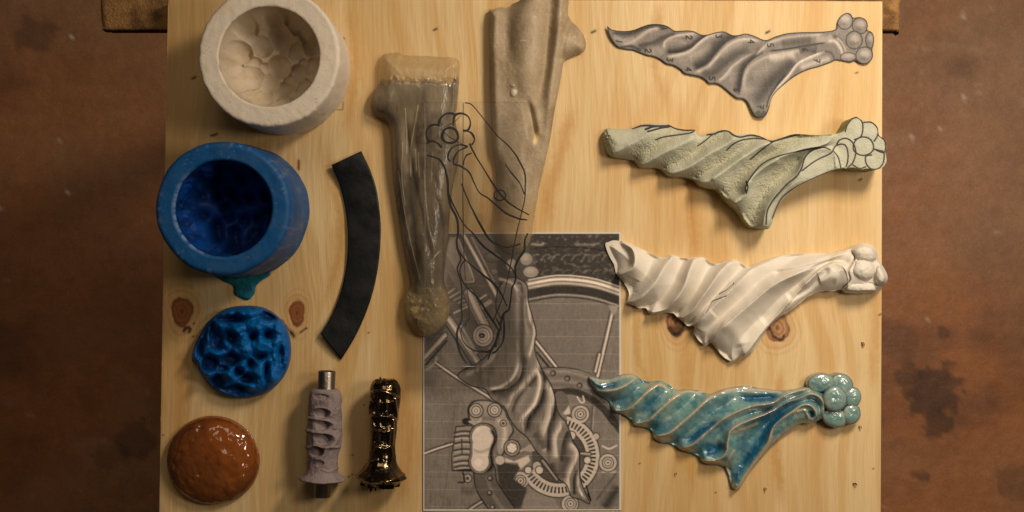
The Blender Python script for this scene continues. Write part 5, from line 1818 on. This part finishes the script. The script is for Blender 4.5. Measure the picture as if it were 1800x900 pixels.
FH, FV, FK, FD = flutes(F, K, crests, [11, 12, 12, 13, 13, 17, 9], vpos=.5, pw=1.3)
H = H + blur(FH, 5) * sstep(-1, 5, e)
RG = np.zeros(X.shape)
BL = np.clip(FV * 1.4 - .6, 0, 1) * np.clip(.42 + 1.1 * fbm(X / 26 + 2, Y / 26, 2), 0, .8) * sstep(2, 10, e)
for (pts, a, wl, wr) in (([(60, 80), (150, 98), (220, 85), (290, 68), (330, 82)], 4, 3, 4), ([(90, 155), (170, 156), (240, 137), (290, 108), (315, 90)], 7, 4, 4), ([(190, 274), (270, 270), (330, 225), (390, 165), (440, 125), (490, 130), (515, 160)], 9, 3.2, 9), ([(305, 352), (390, 335), (450, 285), (520, 220), (590, 168), (650, 158), (710, 180)], 9, 3.2, 10),
                         ([(440, 425), (520, 405), (600, 340), (680, 270), (750, 205), (820, 165), (920, 145), (1050, 152), (1180, 165)], 9, 3.4, 10), ([(595, 500), (660, 470), (740, 400), (830, 330), (920, 283), (1020, 248), (1120, 235), (1190, 195), (1250, 168), (1340, 142)], 8, 3.2, 5),
                         ([(720, 565), (800, 562), (850, 525), (862, 450), (875, 392), (930, 352), (1020, 315), (1120, 272), (1200, 228), (1290, 196), (1350, 172), (1400, 190), (1428, 240), (1415, 290)], 10, 3, 5),
                         ([(930, 715), (970, 650), (1030, 560), (1100, 465), (1130, 375), (1180, 322), (1240, 282), (1290, 245), (1330, 238), (1370, 262), (1385, 300), (1360, 330)], 8, 3.4, 4), ([(1265, 282), (1310, 272), (1332, 300), (1340, 335)], 6, 3, 3), ([(890, 400), (960, 380), (1040, 345)], 4, 6, 5), ([(880, 700), (865, 620), (870, 560), (905, 500)], 3, 5, 5)):
    m_ = F.stroke(K(pts), wl, wr, taper=(.05, .08))
    thin = F.stroke(K(pts), 2.3, 2.6, taper=(.03, .06))
    RG = np.maximum(RG, thin)
    H = H + a * .35 * m_
for (pts, a, w_, b) in (([(80, 120), (120, 142), (180, 128), (240, 110)], 5, 6, .9), ([(200, 255), (260, 240), (320, 190)], 4, 6, .45), ([(320, 335), (380, 318), (440, 260)], 4, 5, .4), ([(900, 196), (930, 198), (1030, 202), (1165, 193), (1200, 190)], 9, 8, 1.25), ([(1000, 300), (1130, 262), (1230, 218), (1340, 162)], 7, 5, 1),
                        ([(600, 478), (680, 420), (760, 365), (840, 318)], 6, 8.5, 1.2), ([(720, 525), (770, 515), (840, 465)], 6, 10, 1.2), ([(905, 715), (930, 650), (960, 590), (1010, 520), (1070, 430), (1110, 360), (1180, 290), (1300, 218)], 9, 10, 1.15), ([(1345, 270), (1358, 300), (1345, 318)], 7, 4, .8),
                        ([(430, 400), (500, 380), (560, 330)], 3, 5, .35), ([(700, 300), (760, 250), (830, 210)], 2, 8, .3), ([(905, 720), (915, 660), (935, 600)], 3, 7, .9), ([(340, 75), (370, 100), (420, 105)], 1, 2.5, .8), ([(740, 172), (830, 150)], 1, 2, .6)):
    m_ = F.stroke(K(pts), w_, taper=(.25, .3))
    BL = np.maximum(BL, F.stroke(K(pts), w_ * .95, taper=(.35, .35), jit=2.0, power=1.6) * b)
    H = H - a * m_
H = H + .8 * fbm(X / 12, Y / 12, 3)
H = np.maximum(H, 3)


def glaze(x_, y_, rg, bl, ed):
    c_ = np.ones(x_.shape + (3,)) * lin((112, 147, 144))
    n1 = fbm(x_ / 13, y_ / 11, 4)
    c_ = mix(c_, lin((50, 116, 130)), sstep(-.15, .6, n1) * .7)
    c_ = mix(c_, lin((168, 178, 162)), sstep(.15, .7, fbm(x_ / 14 + 8, y_ / 14, 3)) * .5)
    c_ = mix(c_, lin((0, 78, 112)), np.clip(bl * 1.15, 0, 1))
    c_ = mix(c_, lin((194, 170, 138)), np.clip(rg, 0, 1) * (.62 + .3 * sstep(-.3, .4, n1)) * (1 - .6 * np.clip(bl, 0, 1)))
    sp = sstep(.5, .8, fbm(x_ / 1.6, y_ / 1.6, 2))
    c_ = mix(c_, lin((180, 176, 150)), sp * .15)
    c_ = mix(c_, lin((20, 92, 126)), ed * .6)
    return c_


c = glaze(X, Y, RG, BL, np.exp(-(e / 1.3) ** 2))
relief('wing_body', F, out, H, c, M['glaze'], r0)


def pcol(x_, y_, R_):
    return .25 * lin((134, 148, 130)) + .75 * glaze(x_, y_, .35 * np.exp(-((R_ - .8) / .12) ** 2), 1.1 * sstep(.84, .97, R_), sstep(.9, 1, R_))


def pdis(x_, y_, R_):
    return 1.0 * fbm(x_ / 7, y_ / 7, 3) * (1 - R_)


for (nm, x, y, rx, ry, a, z0, hg) in (('petal', 1402, 98, 70, 46, -8, 14, 15), ('petal', 1535, 112, 60, 56, 30, 14, 15), ('petal', 1608, 195, 43, 52, 10, 14, 15), ('petal', 1600, 302, 46, 52, 15, 13, 15), ('petal', 1490, 325, 64, 48, 18, 13, 15), ('flower_centre', 1493, 203, 70, 76, 0, 24, 17)):
    xx, yy = K([(x, y)])[0]
    xc, yc = K([(1493, 203)])[0]
    sh_, gr_ = (.10, 1.2) if nm == 'petal' else (0, 1.04)
    xx, yy = xx + (xc - xx) * sh_, yy + (yc - yy) * sh_
    dome_part(nm, xx, yy, rx / 3.33 * gr_, ry / 3.33 * gr_, a, z0 + 3, hg * .6, M['glaze'], r0, pcol, pdis, pw=.5)

# ------------------------------------------------------------------ wood splinters
for (x, y, a, sz, lab) in ((1518, 605, 50, 6.5, 'tiny curled wood splinter right of the white clay wing'), (1513, 751, 40, 5, 'tiny wood splinter just below the turquoise flower'), (1504, 851, 20, 6.5, 'dark tiny wood splinter near the lower right corner of the board'),
                           (1346, 860, 50, 5, 'tiny pale wood splinter right of the turquoise wing tip'), (1189, 833, 30, 4, 'tiny dark wood splinter below the turquoise wing middle')):
    co_, q_ = [], []
    n_ = 9
    for i in range(n_):
        t = i / (n_ - 1)
        an = math.radians(a) + (t - .5) * 1.4
        px_ = x + (t - .5) * sz * 1.5 * math.cos(math.radians(a)) + 1.4 * math.sin(t * 5)
        py_ = y + (t - .5) * sz * 1.5 * math.sin(math.radians(a))
        wd = 1.5 * math.sin(math.pi * (0.12 + .8 * t)) * sz / 6
        zz_ = .5 + 3.0 * math.sin(math.pi * t) + 1.5 * t
        for (dx, dz) in ((-wd, 0), (wd, .8), (wd, 2.0), (-wd, 1.2)):
            co_.append(P(px_ + dx * math.cos(an + 1.57), py_ + dx * math.sin(an + 1.57), zz_ + dz))
    for i in range(n_ - 1):
        for k_ in range(4):
            q_.append((i * 4 + k_, i * 4 + (k_ + 1) % 4, (i + 1) * 4 + (k_ + 1) % 4, (i + 1) * 4 + k_))
    q_ += [(0, 3, 2, 1), (n_ * 4 - 4, n_ * 4 - 3, n_ * 4 - 2, n_ * 4 - 1)]
    cc = np.ones((len(co_), 3)) * lin((150, 100, 60) if 'dark' not in lab else (92, 58, 36))
    o = mesh_obj('wood_splinter', np.array(co_), q_, M['plank'], None, cc, smooth=False)
    tag(o, lab, 'wood splinter', 'wood splinters torn up from the board')
